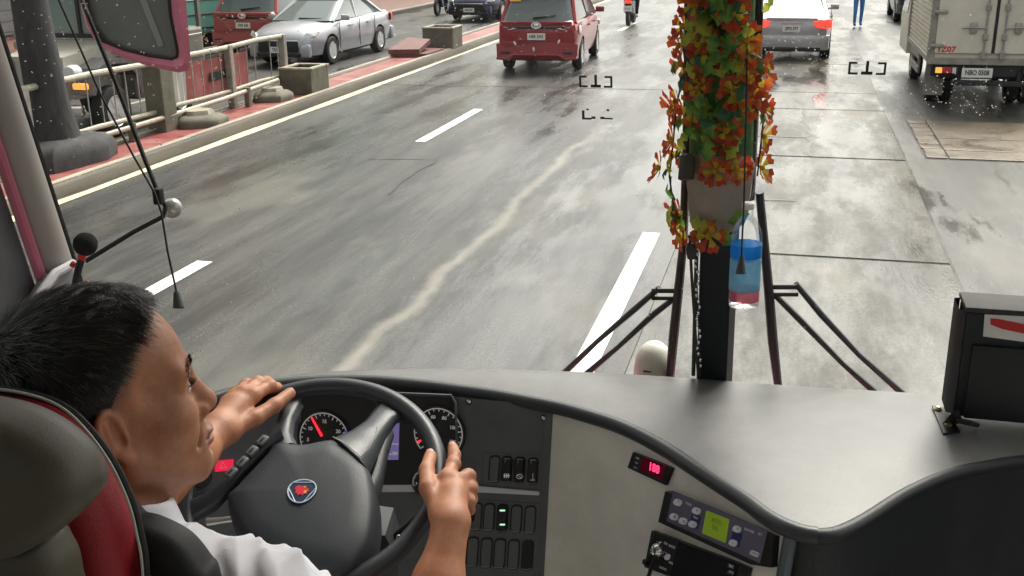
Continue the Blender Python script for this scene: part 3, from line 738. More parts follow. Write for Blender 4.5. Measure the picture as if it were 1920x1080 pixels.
def scooter(loc, rotz, label, bodyM, lamp, txt):
    t = thing('motorcycle', label, 'motorcycle', loc, 'motorcycles with riders', local=True, rotz=rotz)
    for y in (-.62, .62):
        M = Matrix(((0, 0, 1), (0, 1, 0), (-1, 0, 0)))
        b = MB(); b.lathe([(.2, -.05), (.27, -.055), (.29, -.03), (.29, .03), (.27, .055), (.2, .05)], (0, y, .29), M, 22, True); w = b.build('wheel', TYRE, t)
        b = MB(); b.lathe([(1e-3, -.04), (.2, -.02), (.2, .02), (1e-3, .04)], (0, y, .29), M, 10); b.build('rim', STEEL, w, smooth=False)
    b = MB(); b.loft([[(-.1, -.75, .62), (.1, -.75, .62), (.1, -.75, .76), (-.1, -.75, .76)], [(-.15, -.5, .5), (.15, -.5, .5), (.15, -.5, .76), (-.15, -.5, .76)], [(-.16, 0, .3), (.16, 0, .3), (.16, 0, .72), (-.16, 0, .72)], [(-.14, .35, .28), (.14, .35, .28), (.14, .35, .5), (-.14, .35, .5)], [(-.14, .5, .5), (.14, .5, .5), (.16, .45, .95), (-.16, .45, .95)]]); b.build('body', bodyM, t)
    b = MB(); b.bbox((0, -.3, .8), (.24, .8, .1), .04); b.build('seat', TRIM, t)
    b = MB(); b.tube([(0, .62, .3), (0, .5, .95), (0, .46, 1.05)], .035, 8); b.tube([(-.34, .36, 1.06), (0, .48, 1.04), (.34, .36, 1.06)], .018, 6); b.build('handlebar', TRIM, t)
    b = MB(); b.bbox((0, -.79, .74), (.2, .06, .09), .02); b.build('tail_light', lamp, t)
    b = MB(); b.box((0, -.84, .54), (.26, .02, .17)); p = b.build('number_plate', PLATE, t, smooth=False)
    lettering(txt, .09, (0, -.852, .54), (1, 0, 0), (0, 0, 1), PRINT_K, p, 'plate_number')
    b = MB(); b.bbox((0, -.74, .5), (.12, .06, .3), .01); b.tube([(.17, .1, .25), (.18, -.7, .33)], .045, 8); b.build('exhaust', TRIM, t)
    return t
def rider(loc, rotz, label, helmet):
    t = thing('person', label, 'person', loc, 'motorcycle riders', local=True, rotz=rotz)
    V = [(0, -.3, .92), (0, -.28, 1.15), (0, -.2, 1.36), (0, -.16, 1.48), (0, -.12, 1.6),
         (.1, -.28, .9), (.19, .12, .82), (.17, .05, .38), (.17, .18, .33), (-.1, -.28, .9), (-.19, .12, .82), (-.17, .05, .38), (-.17, .18, .33),
         (.19, -.2, 1.36), (.28, -.02, 1.16), (.3, .3, 1.07), (-.19, -.2, 1.36), (-.28, -.02, 1.16), (-.3, .3, 1.07)]
    E = [(0, 1), (1, 2), (2, 3), (3, 4), (0, 5), (5, 6), (6, 7), (7, 8), (0, 9), (9, 10), (10, 11), (11, 12), (2, 13), (13, 14), (14, 15), (2, 16), (16, 17), (17, 18)]
    Rr = [(.16, .13), (.15, .12), (.17, .12), .065, .08, .1, .075, .055, .045, .1, .075, .055, .045, .07, .055, .04, .07, .055, .04]
    skin_figure('body', V, E, Rr, 0, [DARKC], t)
    b = MB(); b.ell((0, -.1, 1.63), (.13, .15, .14)); b.build('helmet', helmet, t)
    return t
HELM = mat('helmet_black', (0.02, 0.02, 0.022), 0.2, coat=.5)
scooter((-5.15, 34.6, 0), 0.02, 'black motorcycle with lit red tail lamp right of the red car', DKCAR, TAIL_ON, '4102')
rider((-5.15, 34.6, 0), 0.02, 'rider in dark clothes on the motorcycle with lit tail lamp', HELM)
scooter((-12.6, 38.2, 0), PI, 'dark motorcycle on the far carriageway behind the concrete planter', DKCAR, TAIL, '713')
rider((-12.6, 38.2, 0), PI, 'rider in dark clothes on the far carriageway beside the navy saloon', mat('helmet_lime', (0.5, 0.55, 0.1), 0.3))

# ================================================================== MEDIAN: RAILING, PLANTERS, BLOCKS, TRUNK
CONCB = mat('median_concrete', (0.085, 0.08, 0.06), 0.75, col2=(0.17, 0.16, 0.12), nscale=4, bump=0.5, bscale=25)
PIPE = mat('cream_pipe', (0.36, 0.33, 0.26), 0.4, noise=0.25, nscale=7)
RUST = mat('picket_metal', (0.28, 0.26, 0.23), 0.55, noise=0.3, nscale=9)
t = thing('railing', 'cream pipe railing with thin pickets along the median, left of the silver saloon', 'railing', (-9.0, 9.0, .12))
RX = -8.98
for (z, y0, y1) in ((1.12, 8.2, 13.75), (1.12, 14.05, 18.0), (.42, 8.2, 13.75), (.42, 14.05, 18.0)):
    b = MB(); b.tube([(RX, y0+(y1-y0)*k/4, z+.015*math.sin(k*2.1+y0)) for k in range(5)], .042 if z > 1 else .035, 10); b.build('rail', PIPE, t)
for y in (8.6, 11.0, 13.9, 16.0, 17.95):
    b = MB(); b.bbox((RX, y, .62), (.12 if y != 13.9 else .3, .12 if y != 13.9 else .34, 1.06), .02); b.build('post', CONCB if y == 13.9 else RUST, t, smooth=False)
for i in range(64):
    y = 8.75+i*.145
    if abs(y-13.9) < .25 or abs(y-11) < .08 or abs(y-16) < .08 or i % 9 == 4 or i % 2: continue
    b = MB(); b.box((RX, y, .76), (.014, .014, .68)); b.build('picket', RUST, t, smooth=False)
t = thing('banner', 'faded red and white banner tied behind the railing pickets', 'banner', (-9.06, 15.6, .3))
b = MB(); n = 12
for (mi, y0, y1) in ((0, 14.75, 16.75), (1, 14.3, 14.75)):
    b.mi = mi; b.loft([[(-9.06-.02*math.sin(k*1.7+z*3), y0+(y1-y0)*k/n, z) for k in range(n+1)] for z in (.42, .6, .8, .98)], False, False)
b.build('cloth', [mat('banner_red', (.30, .06, .06), .7, col2=(.36, .14, .13), nscale=3), mat('banner_white', (.55, .53, .5), .7)], t)
b = MB(); b.box((-9.035, 15.7, .7), (.01, .5, .14)); b.build('print', PRINT_K, t, smooth=False)
def planter(x, y, w, l, h, label, plants=0):
    t = thing('planter', label, 'planter', (x, y, .15), 'concrete planters on the median')
    b = MB(); a = .06; z0 = .12
    for (cx, cy, sx, sy) in ((x, y-l/2+a/2, w, a), (x, y+l/2-a/2, w, a), (x-w/2+a/2, y, a, l-2*a), (x+w/2-a/2, y, a, l-2*a)): b.bbox((cx, cy, z0+h/2), (sx, sy, h), .012)
    b.build('wall', CONCB, t, smooth=False)
    b = MB(); b.bbox((x, y, z0+h-.06), (w-2*a, l-2*a, .06), .01); b.build('soil', mat('soil', (.08, .06, .04), .9, noise=.4, bump=.6), t, smooth=False)
    b = MB()
    for (cx, cy, sx, sy) in ((x, y-l/2+.04, w+.04, .09), (x, y+l/2-.04, w+.04, .09), (x-w/2+.04, y, .09, l-.18), (x+w/2-.04, y, .09, l-.18)): b.bbox((cx, cy, z0+h+.015), (sx, sy, .035), .008)
    b.build('rim', PIPE if plants == 0 else CONCB, t, smooth=False)
planter(-8.62, 18.0, .62, .75, .44, 'concrete planter box at the end of the cream railing')
planter(-8.52, 25.75, .78, .8, .5, 'concrete planter box beside the red brown slab on the median')
def rubble(x, y, sx, sy, h, label, m, top=True):
    t = thing('concrete_block', label, 'block', (x, y, .12), 'loose blocks on the median')
    b = MB(); n = 20
    def ring(k, z): return [(x+sx*k*math.cos(2*PI*i/n)*rr[i], y+sy*k*math.sin(2*PI*i/n)*rr[i], z) for i in range(n)]
    rr = [random.uniform(.85, 1.12) for _ in range(n)]
    b.loft([ring(1, .11), ring(1.02, .12+h*.45), ring(.93, .12+h*.72), ring(.78, .12+h*.92), ring(.55, .12+h)]); b.build('block', m, t, ang=45)
    if not top: return
    b = MB(); b.loft([ring(.55, .12+h), ring(.5, .12+h*1.35)]); b.build('stub', PIPE, t, ang=45)
rubble(-8.72, 14.45, .42, .42, .17, 'broken concrete footing with tan top below the grey railing post', CONCB)
rubble(-8.78, 17.0, .33, .4, .16, 'broken concrete footing in front of the first planter box', CONCB)
rubble(-8.85, 11.55, .36, .72, .34, 'dark concrete footing round the base of the tree trunk', mat('dark_footing', (.045, .045, .045), .8, noise=.4, nscale=5, bump=.5), False)
t = thing('low_slab', 'red brown painted slab lying tilted on the median before the planter', 'slab', (-8.62, 24.2, .12))
b = MB(); b.prism([(-9.05, 23.5, .12), (-8.25, 23.7, .12), (-8.2, 24.9, .12), (-9.0, 25.0, .12)], (0, 0, .08)); SLR = mat('slab_red_brown', (.10, .028, .025), .5, col2=(.17, .06, .05), nscale=5); b.build('slab', SLR, t, smooth=False)
b = MB(); b.prism([(-9.08, 23.45, .205), (-8.4, 23.65, .205), (-8.5, 24.75, .33), (-9.1, 24.8, .36)], (0, 0, .1)); b.build('upper_slab', SLR, t, smooth=False)
# low cream pipe lying along the median
t = thing('low_pipe', 'cream pipe lying low along the median in front of the railing', 'pipe', (-8.85, 13, .2))
b = MB(); b.tube([(-9.02, 9.6, .33), (-8.95, 11.4, .31), (-8.88, 13.4, .33), (-8.82, 15.4, .36), (-8.8, 17.3, .42)], .036, 10); b.build('pipe', PIPE, t)
b = MB()
for y, x, h in ((10.2, -9.0, .3), (13.0, -8.9, .33), (16.2, -8.81, .38)): b.bbox((x, y, .12+h/2-.03), (.09, .09, h-.06), .01)
b.build('support', CONCB, t, smooth=False)

BARK = mat('dark_bark', (0.02, 0.021, 0.025), 0.85, col2=(0.05, 0.047, 0.046), nscale=7, bump=0.8, bscale=18, stretch=(1, 1, .25))
LEAFM = [mat('leaf_green', (0.05, 0.11, 0.025), 0.6), mat('leaf_dark', (0.03, 0.065, 0.02), 0.6), mat('leaf_olive', (0.09, 0.12, 0.03), 0.6)]
def leaf_cloud(b, c, r, n, s, rnd):
    for _ in range(n):
        d = Vector((rnd.gauss(0, 1), rnd.gauss(0, 1), rnd.gauss(0, 1))).normalized()*(rnd.random()**.45)
        p = Vector(c)+Vector((d.x*r[0], d.y*r[1], d.z*r[2]))
        a = Vector((rnd.gauss(0, 1), rnd.gauss(0, 1), rnd.gauss(0, .6))).normalized()*s*rnd.uniform(.6, 1.3); q = a.orthogonal().normalized()*s*.35; q.rotate(Matrix.Rotation(rnd.random()*6.3, 3, a.normalized()))
        b.mi = rnd.choice((0, 0, 1, 2)); b.add([p-a, p-a*.2+q, p+a, p-a*.2-q], [(0, 1, 2, 3)])
def tree(x, y, h, r0, label, crown, seed, n=1400, cr=1.9, base=.12, group=None, flare=1.5):
    rnd = random.Random(seed); t = thing('tree', label, 'tree', (x, y, base), group)
    b = MB(); pts = [(x+rnd.uniform(-.05, .05)*k, y+rnd.uniform(-.05, .05)*k, base+h*k/6) for k in range(7)]
    b.tube([(x, y, base-.1), (x, y, base+.12)]+pts[1:], [r0*flare*1.25, r0*flare]+[r0*(1.0-.09*k) for k in range(6)], 12); 
    for k in range(5):
        a = rnd.random()*6.3; p = Vector(pts[4+k % 3]); b.tube([p, p+Vector((math.cos(a)*cr*.5, math.sin(a)*cr*.5, .7)), p+Vector((math.cos(a)*cr*.9, math.sin(a)*cr*.9, 1.5))], [r0*.45, r0*.3, r0*.12], 7)
    b.build('trunk', BARK, t)
    b = MB()
    for k in range(9):
        a = rnd.random()*6.3; rr = rnd.uniform(.1, .75)*cr; leaf_cloud(b, (x+math.cos(a)*rr, y+math.sin(a)*rr, base+h+rnd.uniform(0, 1.6)), (cr*.5, cr*.5, cr*.36), n//9, .12, rnd)
    b.build('crown', LEAFM, t, smooth=False, fix=False)
tree(-9.02, 11.5, 4.6, .25, 'dark tree trunk standing on the median beside the windscreen pillar', None, 3)

# ================================================================== VEHICLES BEHIND THE RAILING
STAIN = mat('stainless_body', (0.26, 0.25, 0.225), 0.3, metal=0.5, noise=0.2, nscale=3)
TEAL = mat('teal_paint', (0.18, 0.45, 0.38), 0.35, coat=.4)
CREAMP = mat('cream_paint', (0.42, 0.40, 0.34), 0.4, noise=.08)
def jeepney(label, loc, rotz, body, hood, glass, stripe, L=4.3):
    t = thing('jeepney', label, 'jeepney', loc, 'jeepneys beyond the median', local=True, rotz=rotz)
    b = MB(); b.bbox((0, 1.25-L/2, .95), (1.8, L, .95), .05); b.build('body', body, t, smooth=False)
    b = MB(); b.bbox((0, 1.35-L/2-.05, 2.2), (1.86, L+.2, .12), .05); b.build('roof', hood, t, smooth=False)
    b = MB()
    for s in (1, -1):
        for y in (1.2, 1.25-L*.27, 1.25-L*.5, 1.25-L*.74, 1.28-L): b.box((s*.86, y, 1.78), (.06, .08, .8))
    b.build('roof_post', body, t, smooth=False)
    for z in (.62, .95, 1.3):
        for s in (1, -1): b = MB(); b.bbox((s*.905, 1.25-L/2, z), (.02, L-.1, .035), .008); b.build('trim_strip', CHROME, t, smooth=False)
    b = MB(); b.box((0, 1.2, 1.78), (1.66, .03, .74)); w = b.build('windscreen', glass, t, smooth=False)
    b = MB(); b.box((0, 1.23, 1.78), (.05, .05, .78)); b.box((0, 1.23, 1.42), (1.76, .06, .06)); b.build('windscreen_frame', TRIM, t, smooth=False)
    b = MB(); b.loft([[(-.62, 1.2, .6), (.62, 1.2, .6), (.62, 1.2, 1.36), (-.62, 1.2, 1.36)], [(-.5, 2.35, .6), (.5, 2.35, .6), (.5, 2.35, 1.22), (-.5, 2.35, 1.22)]]); b.build('bonnet', hood, t, smooth=False)
    for s in (1, -1):
        b = MB(); pr = [(1.1, .55), (1.15, .9), (1.4, 1.12), (1.8, 1.16), (2.15, 1.05), (2.35, .7), (2.27, .68), (2.08, .97), (1.8, 1.08), (1.45, 1.05), (1.25, .85), (1.2, .55)]
        b.prism([(s*.58, y, z) for y, z in pr], (s*.34, 0, 0)); b.build('fender', stripe, t, ang=30)
        b = MB(); b.lathe([(1e-3, .06), (.1, .05), (.12, 0), (.12, -.1)], (s*.62, 2.36, 1.0), Matrix(((1, 0, 0), (0, 0, 1), (0, -1, 0))), 14); b.build('headlight', LENSW, t)
        b = MB(); b.bbox((s*.75, 2.36, .82), (.24, .06, .09), .02); b.build('turn_signal', AMBER, t)
        for y in (1.75, 2.0-L): wheel(t, s*.76, y, .38, .2, s)
    b = MB()
    for k in range(5): b.box((-.36+k*.18, 2.37, .92), (.05, .03, .5))
    b.build('grille', CHROME, t, smooth=False)
    b = MB(); b.bbox((0, 2.55, .5), (1.8, .12, .16), .03); b.build('bumper', CHROME, t)
    return t
jeepney('stainless steel jeepney with rounded fender behind the cream railing', (-10.55, 15.7, 0), PI-.03, STAIN, CREAMP, CGLASS_T, mat('grey_fender', (.1, .1, .105), .4, noise=.3), 1.95)
jeepney('teal and white jeepney beyond the stainless steel jeepney', (-15.9, 23.6, 0), PI-.25, TEAL, CREAMP, CGLASS_T, TEAL)
mpvr = mpv('faded red people carrier on the far carriageway beyond the silver blue saloon', None, mat('faded_red_paint', (.38, .09, .08), .4), (-13.2, 26.4, 0), .05, 'UVK 640', False)
# ---- pavement beyond: planter wall, trees, shop fronts
planter(-17.2, 32.5, 1.0, 3.2, .75, 'long concrete planter on the far pavement', 1)
tree(-16.3, 33.8, 3.6, .12, 'slim leaning tree on the far pavement beside the long planter', None, 8, base=.13, group='trees on the far pavement')
tree(-17.4, 31.4, 3.2, .1, 'slim tree growing out of the long planter', None, 9, base=.85, group='trees on the far pavement')
tree(-18.0, 24.5, 3.4, .14, 'bushy tree on the far pavement above the teal jeepney', None, 12, base=.13, group='trees on the far pavement')
def shrub(x, y, z, r, label, seed):
    t = thing('shrub', label, 'shrub', (x, y, z), 'shrubs on the far pavement'); b = MB(); rnd = random.Random(seed)
    for k in range(6): leaf_cloud(b, (x+rnd.uniform(-.5, .5)*r, y+rnd.uniform(-.6, .6)*r, z+r*rnd.uniform(.3, .9)), (r*.6, r*.6, r*.5), 150, .09, rnd)
    b.build('foliage', LEAFM, t, smooth=False, fix=False)
    b = MB(); b.tube([(x, y, z-.02), (x, y, z+r*.6)], .04, 6); b.build('stem', BARK, t)
shrub(-17.2, 32.9, .85, .6, 'round shrub in the long planter on the far pavement', 4)
shrub(-16.2, 27.0, .13, 1.1, 'tall shrub on the far pavement behind the silver saloon', 5)
shrub(-15.3, 25.2, .13, .8, 'low shrub at the far kerb above the silver saloon bonnet', 14)
shrub(-15.6, 29.5, .13, .9, 'low shrub at the far kerb in front of the market stall', 15)
shrub(-17.4, 28.6, .13, .9, 'olive shrub on the far pavement beside the market stall', 6)
t = thing('market_stall', 'market stall with green post and red awning on the far pavement', 'stall', (-18.5, 30.3, .13))
b = MB()
for (x, y) in ((-17.6, 29.4), (-17.6, 31.6), (-19.6, 29.4), (-19.6, 31.6)): b.tube([(x, y, .12), (x, y, 2.5)], .05, 8)
b.build('post', mat('green_paint', (.03, .25, .14), .4), t)
b = MB(); b.prism([(-17.2, 29, 2.4), (-17.2, 32, 2.4), (-19.8, 32, 3.0), (-19.8, 29, 3.0)], (0, 0, .05)); b.build('awning', mat('red_cloth', (.5, .05, .05), .7), t, smooth=False)
b = MB(); b.bbox((-18.4, 30.4, .58), (1.4, 2.0, .9), .03); b.build('counter', CREAMP, t, smooth=False)
WALLC = [mat('wall_cream', (.5, .46, .36), .8, noise=.12, nscale=1.5), mat('wall_green', (.2, .36, .24), .8, noise=.15, nscale=1.5), mat('wall_grey', (.34, .33, .31), .8, noise=.15, nscale=1.5)]
y = 8
SHUT = mat('shutter_metal', (.3, .31, .31), .5, metal=.3, noise=.15)
kinds = ['cream', 'green', 'grey', 'cream', 'green', 'grey', 'cream']
extra = ['nearest the tree trunk', 'behind the teal jeepney', 'with three shutters behind the market stall', 'past the market stall', 'farther up the street', 'far up the street', 'farthest up the street']
for i in range(7):
    l = [9, 8, 10, 9, 11, 10, 14][i]; H = [13, 15, 12.5, 16, 13, 17, 15][i]  # upper storeys unseen, heights raised to darken reflections in the wet road
    t = thing('shop_building', f'{kinds[i]} rendered shop building {extra[i]} on the far left', 'building', (-26, y+l/2, .1), 'shop buildings on the far left')
    b = MB(); b.box((-26, y+l/2, .1+H/2), (8, l-.05, H)); b.build('wall', WALLC[i % 3], t, smooth=False)
    b = MB(); b.bbox((-21.4, y+l/2, 3.1), (1.2, l-.3, .12), .02); b.build('canopy', WALLC[(i+1) % 3], t, smooth=False)
    n = int(l//3)
    for k in range(n):
        yc = y+(k+.5)*l/n
        b = MB(); b.box((-21.97, yc, 1.4), (.08, l/n-.7, 2.4))
        for q in range(8): b.box((-21.92, yc, .35+q*.3), (.03, l/n-.72, .1))
        b.build('shutter', SHUT, t, smooth=False)
        for zz in (4.3, 7.2, 10.1):
            b = MB(); b.box((-21.97, yc, zz), (.06, 1.3, 1.3)); w = b.build('window', TRIM, t, smooth=False)
            b = MB(); b.box((-21.93, yc, zz), (.03, 1.2, 1.2)); b.build('pane', CGLASS, w, smooth=False)
    y += l
# ================================================================== BUS SHELL
LEATHER = mat('dash_leather', (0.155, 0.155, 0.152), 0.40, noise=0.3, nscale=6, bump=0.12, bscale=420, rvar=0.08)
RIML = mat('dash_rim_leather', (0.045, 0.049, 0.055), 0.36, bump=0.08, bscale=400)
DASHK = mat('dash_black', (0.125, 0.132, 0.142), 0.5, noise=0.15, nscale=12, bump=0.08, bscale=500)
DASHG = mat('gauge_black', (0.03, 0.031, 0.034), 0.25)
BEIGE = mat('champagne_panel', (0.82, 0.81, 0.74), 0.42, metal=0.1, noise=0.16, nscale=4, rvar=.1)
PILLAR = mat('pillar_grey', (0.4, 0.38, 0.355), 0.5, noise=0.06, nscale=5)
INNER = mat('bus_inner_dark', (0.42, 0.41, 0.38), 0.7)
INROOF = mat('bus_ceiling', (0.72, 0.70, 0.66), 0.8)
PINK = mat('pink_paint', (0.62, 0.18, 0.27), 0.35, coat=0.4, noise=0.1, nscale=9)
GLASSW = pane('windscreen_glass', refl=0.5)
def ws_y(x, z):
    return 2.33-0.55*(min(abs(x+0.1), 1.3)/1.23)**5-0.2*(z-1.88)
ZR = 1.88
b = MB(); xs = [-1.33+2.46*i/48 for i in range(49)]
b.loft([[(x, ws_y(x, z), z) for x in xs] for z in (1.76, 2.1, 2.5, 2.9, 3.34)], False, False)
struct(b.build('windscreen', GLASSW))
bf = MB()
bf.loft([[(x, ws_y(x, 1.77)+dy, z) for x in xs] for dy, z in ((-.02, 1.775), (.03, 1.77), (.2, 1.70), (.24, 1.4), (.24, .5))], False, False); struct(bf.build('bus_front', PINK))
b = MB(); b.box((-.1, -2.3, 1.1), (2.5, 8.6, .1)); struct(b.build('bus_floor', INNER, smooth=False))
b = MB(); b.box((-.1, -2.2, 3.5), (2.5, 8.4, .08)); b.box((-.1, 1.95, 3.42), (2.3, .2, .16)); struct(b.build('bus_ceiling', INROOF, smooth=False))
b = MB(); b.box((-.1, -6.6, 1.55), (2.5, .08, 1.0)); b.box((-.1, -6.6, 3.35), (2.5, .08, .25)); struct(b.build('bus_rear_wall', INNER, smooth=False))
for sx, nm in ((-1.37, 'bus_left_wall'), (1.17, 'bus_right_wall')):
    e = 8.2 if sx < 0 else 7.2
    b = MB(); b.box((sx, -6.5+e/2, 1.62), (.06, e, .9)); b.box((sx, -2.4, 3.38), (.06, 8.2, .24))
    for y in (-6.4, -4.6, -2.8, -1.0): b.box((sx, y, 2.66), (.06, .1, 1.2))
    struct(b.build(nm, INNER, smooth=False))
    b = MB(); b.box((sx, -2.5, 2.66), (.008, 7.9, 1.18)); struct(b.build('side_window', GLASSW, smooth=False))
# windscreen pillar, left, leaning with the glass
def pl(z, k): return (1.699-.23*(z-2.25)) if k == 'g' else (1.617-.222*(z-2.239))
pil = MB(); rings = []
for z in (1.3, 1.8, 2.25, 2.5, 2.7, 3.1, 3.45):
    yg, yp = pl(z, 'g'), pl(z, 'p'); cy, hy = (yg+yp)/2, (yg-yp)/2-.003
    rings.append([(-1.338+.028*math.cos(a), cy+hy*math.sin(a)*(1.0 if abs(math.sin(a)) < .98 else .98), z) for a in [2*PI*k/20 for k in range(20)]])
pil.loft(rings); struct(pil.build('windscreen_pillar', PILLAR))
g = MB(); g.tube([(-1.332, pl(z, 'g')+.004, z) for z in (1.3, 2.25, 3.4)], .006, 6); struct(g.build('windscreen_gasket', RUBBER))
g = MB(); g.tube([(-1.335, pl(z, 'p')-.006, z) for z in (1.3, 1.8, 2.25, 3.4)], .0105, 8); struct(g.build('pillar_pink_strip', PINK))
b = MB()
for z0, z1 in ((1.3, 3.4),):
    P = [(-1.345, pl(z0, 'p')-.016, z0), (-1.345, pl(z1, 'p')-.016, z1), (-1.345, 1.36-.2*(z1-2.2), z1), (-1.345, 1.49-.2*(z0-2.2), z0)]
    b.prism(P, (-.05, 0, 0))
struct(b.build('side_window_frame', DASHK, smooth=False))
b = MB(); p0, p1, p2 = on_x(80, 545, -1.3), on_x(104, 512, -1.3), on_x(138, 494, -1.3)
b.tube([p0+(p0-p1)*.8, p0, p0.lerp(p1, .6), p1, p1.lerp(p2, .5), p2], .009, 8); struct(b.build('sill_trim', mat('white_trim', (.62, .62, .64), .35)))
b = MB(); b.prism([p0+Vector((-.005, 0, -.02)), p1+Vector((-.005, 0, -.006)), p2+Vector((-.005, 0, -.006)), p2+Vector((-.005, .02, -.14)), p0+Vector((-.005, 0, -.14))], (-.03, 0, 0)); struct(b.build('sill_panel', mat('sill_grey', (.3, .3, .31), .5), smooth=False))
b = MB(); b.bbox((-1.29, 1.05, 2.13), (.1, 1.0, .06), .02); struct(b.build('window_sill', mat('sill_grey', (.3, .3, .31), .5)))
# centre post of the two-piece windscreen
POSTX = -0.133
def on_ws(px, py, off=0.0):                    # a point on the flat middle part of the glass
    n = Vector((0, 1, .2)).normalized(); return on_pl(px, py, Vector((0, 2.33, 1.88))+n*off, n)
b = MB(); b.loft([[(POSTX-.041-.006*k, ws_y(0, z)-.008, z), (POSTX-.036, ws_y(0, z)-.05, z), (POSTX+.03, ws_y(0, z)-.05, z), (POSTX+.041+.0*k, ws_y(0, z)-.008, z)] for k, z in ((0, 1.80), (0, 2.2), (1, 2.7), (2, 3.36))])
post = struct(b.build('windscreen_post', mat('post_black', (.012, .016, .02), .5), ang=20))
b = MB(); b.box((POSTX+.034, 2.25, 2.0), (.004, .004, .4)); 
b = MB(); b.tube([(POSTX-.045, ws_y(0, z)-.045, z) for z in (1.88, 2.1, 2.3, 2.6)], .005, 6); b.build('post_edge', mat('post_edge_green', (.03, .06, .045), .5), post)

# ================================================================== DASHBOARD
dash = thing('dashboard', 'grey and black wrap-round dashboard under the windscreen', 'dashboard', (-.4, 1.95, 1.15))
RIMC = [(-1.335, 1.60), (-1.29, 1.78), (-1.214, 1.925), (-1.15, 2.005), (-1.09, 2.047), (-.99, 2.088), (-.892, 2.109), (-.79, 2.112), (-.698, 2.107), (-.60, 2.098), (-.507, 2.08), (-.44, 2.065), (-.381, 2.043), (-.315, 2.013), (-.257, 1.974), (-.195, 1.92), (-.138, 1.861), (-.085, 1.806), (-.032, 1.752), (.004, 1.708), (.04, 1.678), (.079, 1.664), (.116, 1.674), (.152, 1.712), (.188, 1.762), (.243, 1.842), (.301, 1.91), (.352, 1.958), (.405, 1.993), (.479, 2.035), (.6, 2.075), (.8, 2.09), (1.0, 2.0), (1.14, 1.8)]
FRONTC = [(-1.335, 1.73), (-1.211, 1.952), (-1.132, 2.055), (-1.02, 2.12), (-.912, 2.159), (-.76, 2.2), (-.594, 2.232), (-.42, 2.256), (-.237, 2.272), (.059, 2.284), (.374, 2.307), (.6, 2.31), (.8, 2.26), (1.0, 2.08), (1.14, 1.86)]
def smooth_curve(C, n):
    A = np.array(C); s = np.r_[0, np.cumsum(np.linalg.norm(np.diff(A, axis=0), axis=1))]; out = []
    for u in np.linspace(0, s[-1], n):
        i = min(max(np.searchsorted(s, u)-1, 0), len(A)-2); t = (u-s[i])/(s[i+1]-s[i])
        p0, p1, p2, p3 = A[max(i-1, 0)], A[i], A[i+1], A[min(i+2, len(A)-1)]
        out.append(tuple(.5*((2*p1)+(-p0+p2)*t+(2*p0-5*p1+4*p2-p3)*t*t+(-p0+3*p1-3*p2+p3)*t**3)))
    return out
RC = smooth_curve(RIMC, 200); FC = smooth_curve(FRONTC, 400)
fx = np.array([p[0] for p in FC]); fy = np.array([p[1] for p in FC])
b = MB(); rows = []
for k in range(9):
    t = k/8; row = []
    for (x, y) in RC:
        yf = float(np.interp(x, fx, fy)); yy = y+(yf-y)*t
        row.append((x, yy, ZR-.004+.01*math.sin(PI*t)*min(1, (yf-y)/.2)))
    rows.append(row)
rows.append([(x, float(np.interp(x, fx, fy))+.012, ZR-.03) for (x, y) in RC]); rows.append([(x, float(np.interp(x, fx, fy))+.012, ZR-.14) for (x, y) in RC])
b.loft(rows, False, False); b.build('top_pad', LEATHER, dash, ang=60)
iB0 = min(range(200), key=lambda i: abs(RC[i][0]-.046)+(10 if RC[i][1] > 1.75 else 0))
b = MB(); b.tube([(x, y, ZR-.012) for x, y in RC[:iB0+4]], .0155, 12); b.build('rim_roll', RIML, dash)
b = MB(); b.tube([(x, y, ZR-.013) for x, y in RC[iB0-2:]], [.0125-.0005*0 if i > 12 else .0152-.00022*i for i in range(len(RC[iB0-2:]))], 12); b.build('rim_roll', mat('flank_shaded', (.016, .018, .021), .5, bump=.1, bscale=300), dash)  # right part of the rim shares the flank's painted-in shade
# the walls below the rim follow it; lower down they come towards the driver
def nrm(i):
    a, c = RC[max(i-2, 0)], RC[min(i+2, len(RC)-1)]; t = Vector((c[0]-a[0], c[1]-a[1], 0)).normalized(); return Vector((t.y, -t.x, 0)), t
SL = 0.22
WALLC = [(x, min(y, 2.066) if -1.06 < x < -.43 else y) for x, y in RC]
WALLC = [WALLC[0]]+[((WALLC[i-1][0]+2*WALLC[i][0]+WALLC[i+1][0])/4, (WALLC[i-1][1]+2*WALLC[i][1]+WALLC[i+1][1])/4) for i in range(1, 199)]+[WALLC[-1]]
def wnrm(i):
    a, c = WALLC[max(i-2, 0)], WALLC[min(i+2, 199)]; t = Vector((c[0]-a[0], c[1]-a[1], 0)).normalized(); return Vector((t.y, -t.x, 0)), t
def wall_pt(i, z, off=0.0):
    n, t = wnrm(i)
    return Vector((WALLC[i][0], WALLC[i][1], z))+n*((1.866-z)*SL-.010+off)
def on_wall(px, py, lo=0, hi=199):
    """where a sight line meets the wall under the rim: point, along, up, out"""
    r = ray(px, py); best = None
    for i in range(lo, hi):
        n, t = wnrm(i); c = Vector((WALLC[i][0], WALLC[i][1], 1.866))-n*.010
        nn = (n+Vector((0, 0, SL))).normalized()
        d = r.dot(nn)
        if abs(d) < 1e-6: continue
        p = EYE+r*((c-EYE).dot(nn)/d); e = abs((p-c).dot(t))
        if best is None or e < best[0]: best = (e, p, t, nn, i)
    e, p, t, nn, i = best
    return p, t, nn.cross(t).normalized() if nn.cross(t).z > 0 else -nn.cross(t).normalized(), nn
def iwall(x): return min(range(200), key=lambda i: abs(RC[i][0]-x)+(10 if RC[i][1] < 1.6 else 0))
iA, iB = iwall(-.466), iwall(.046)
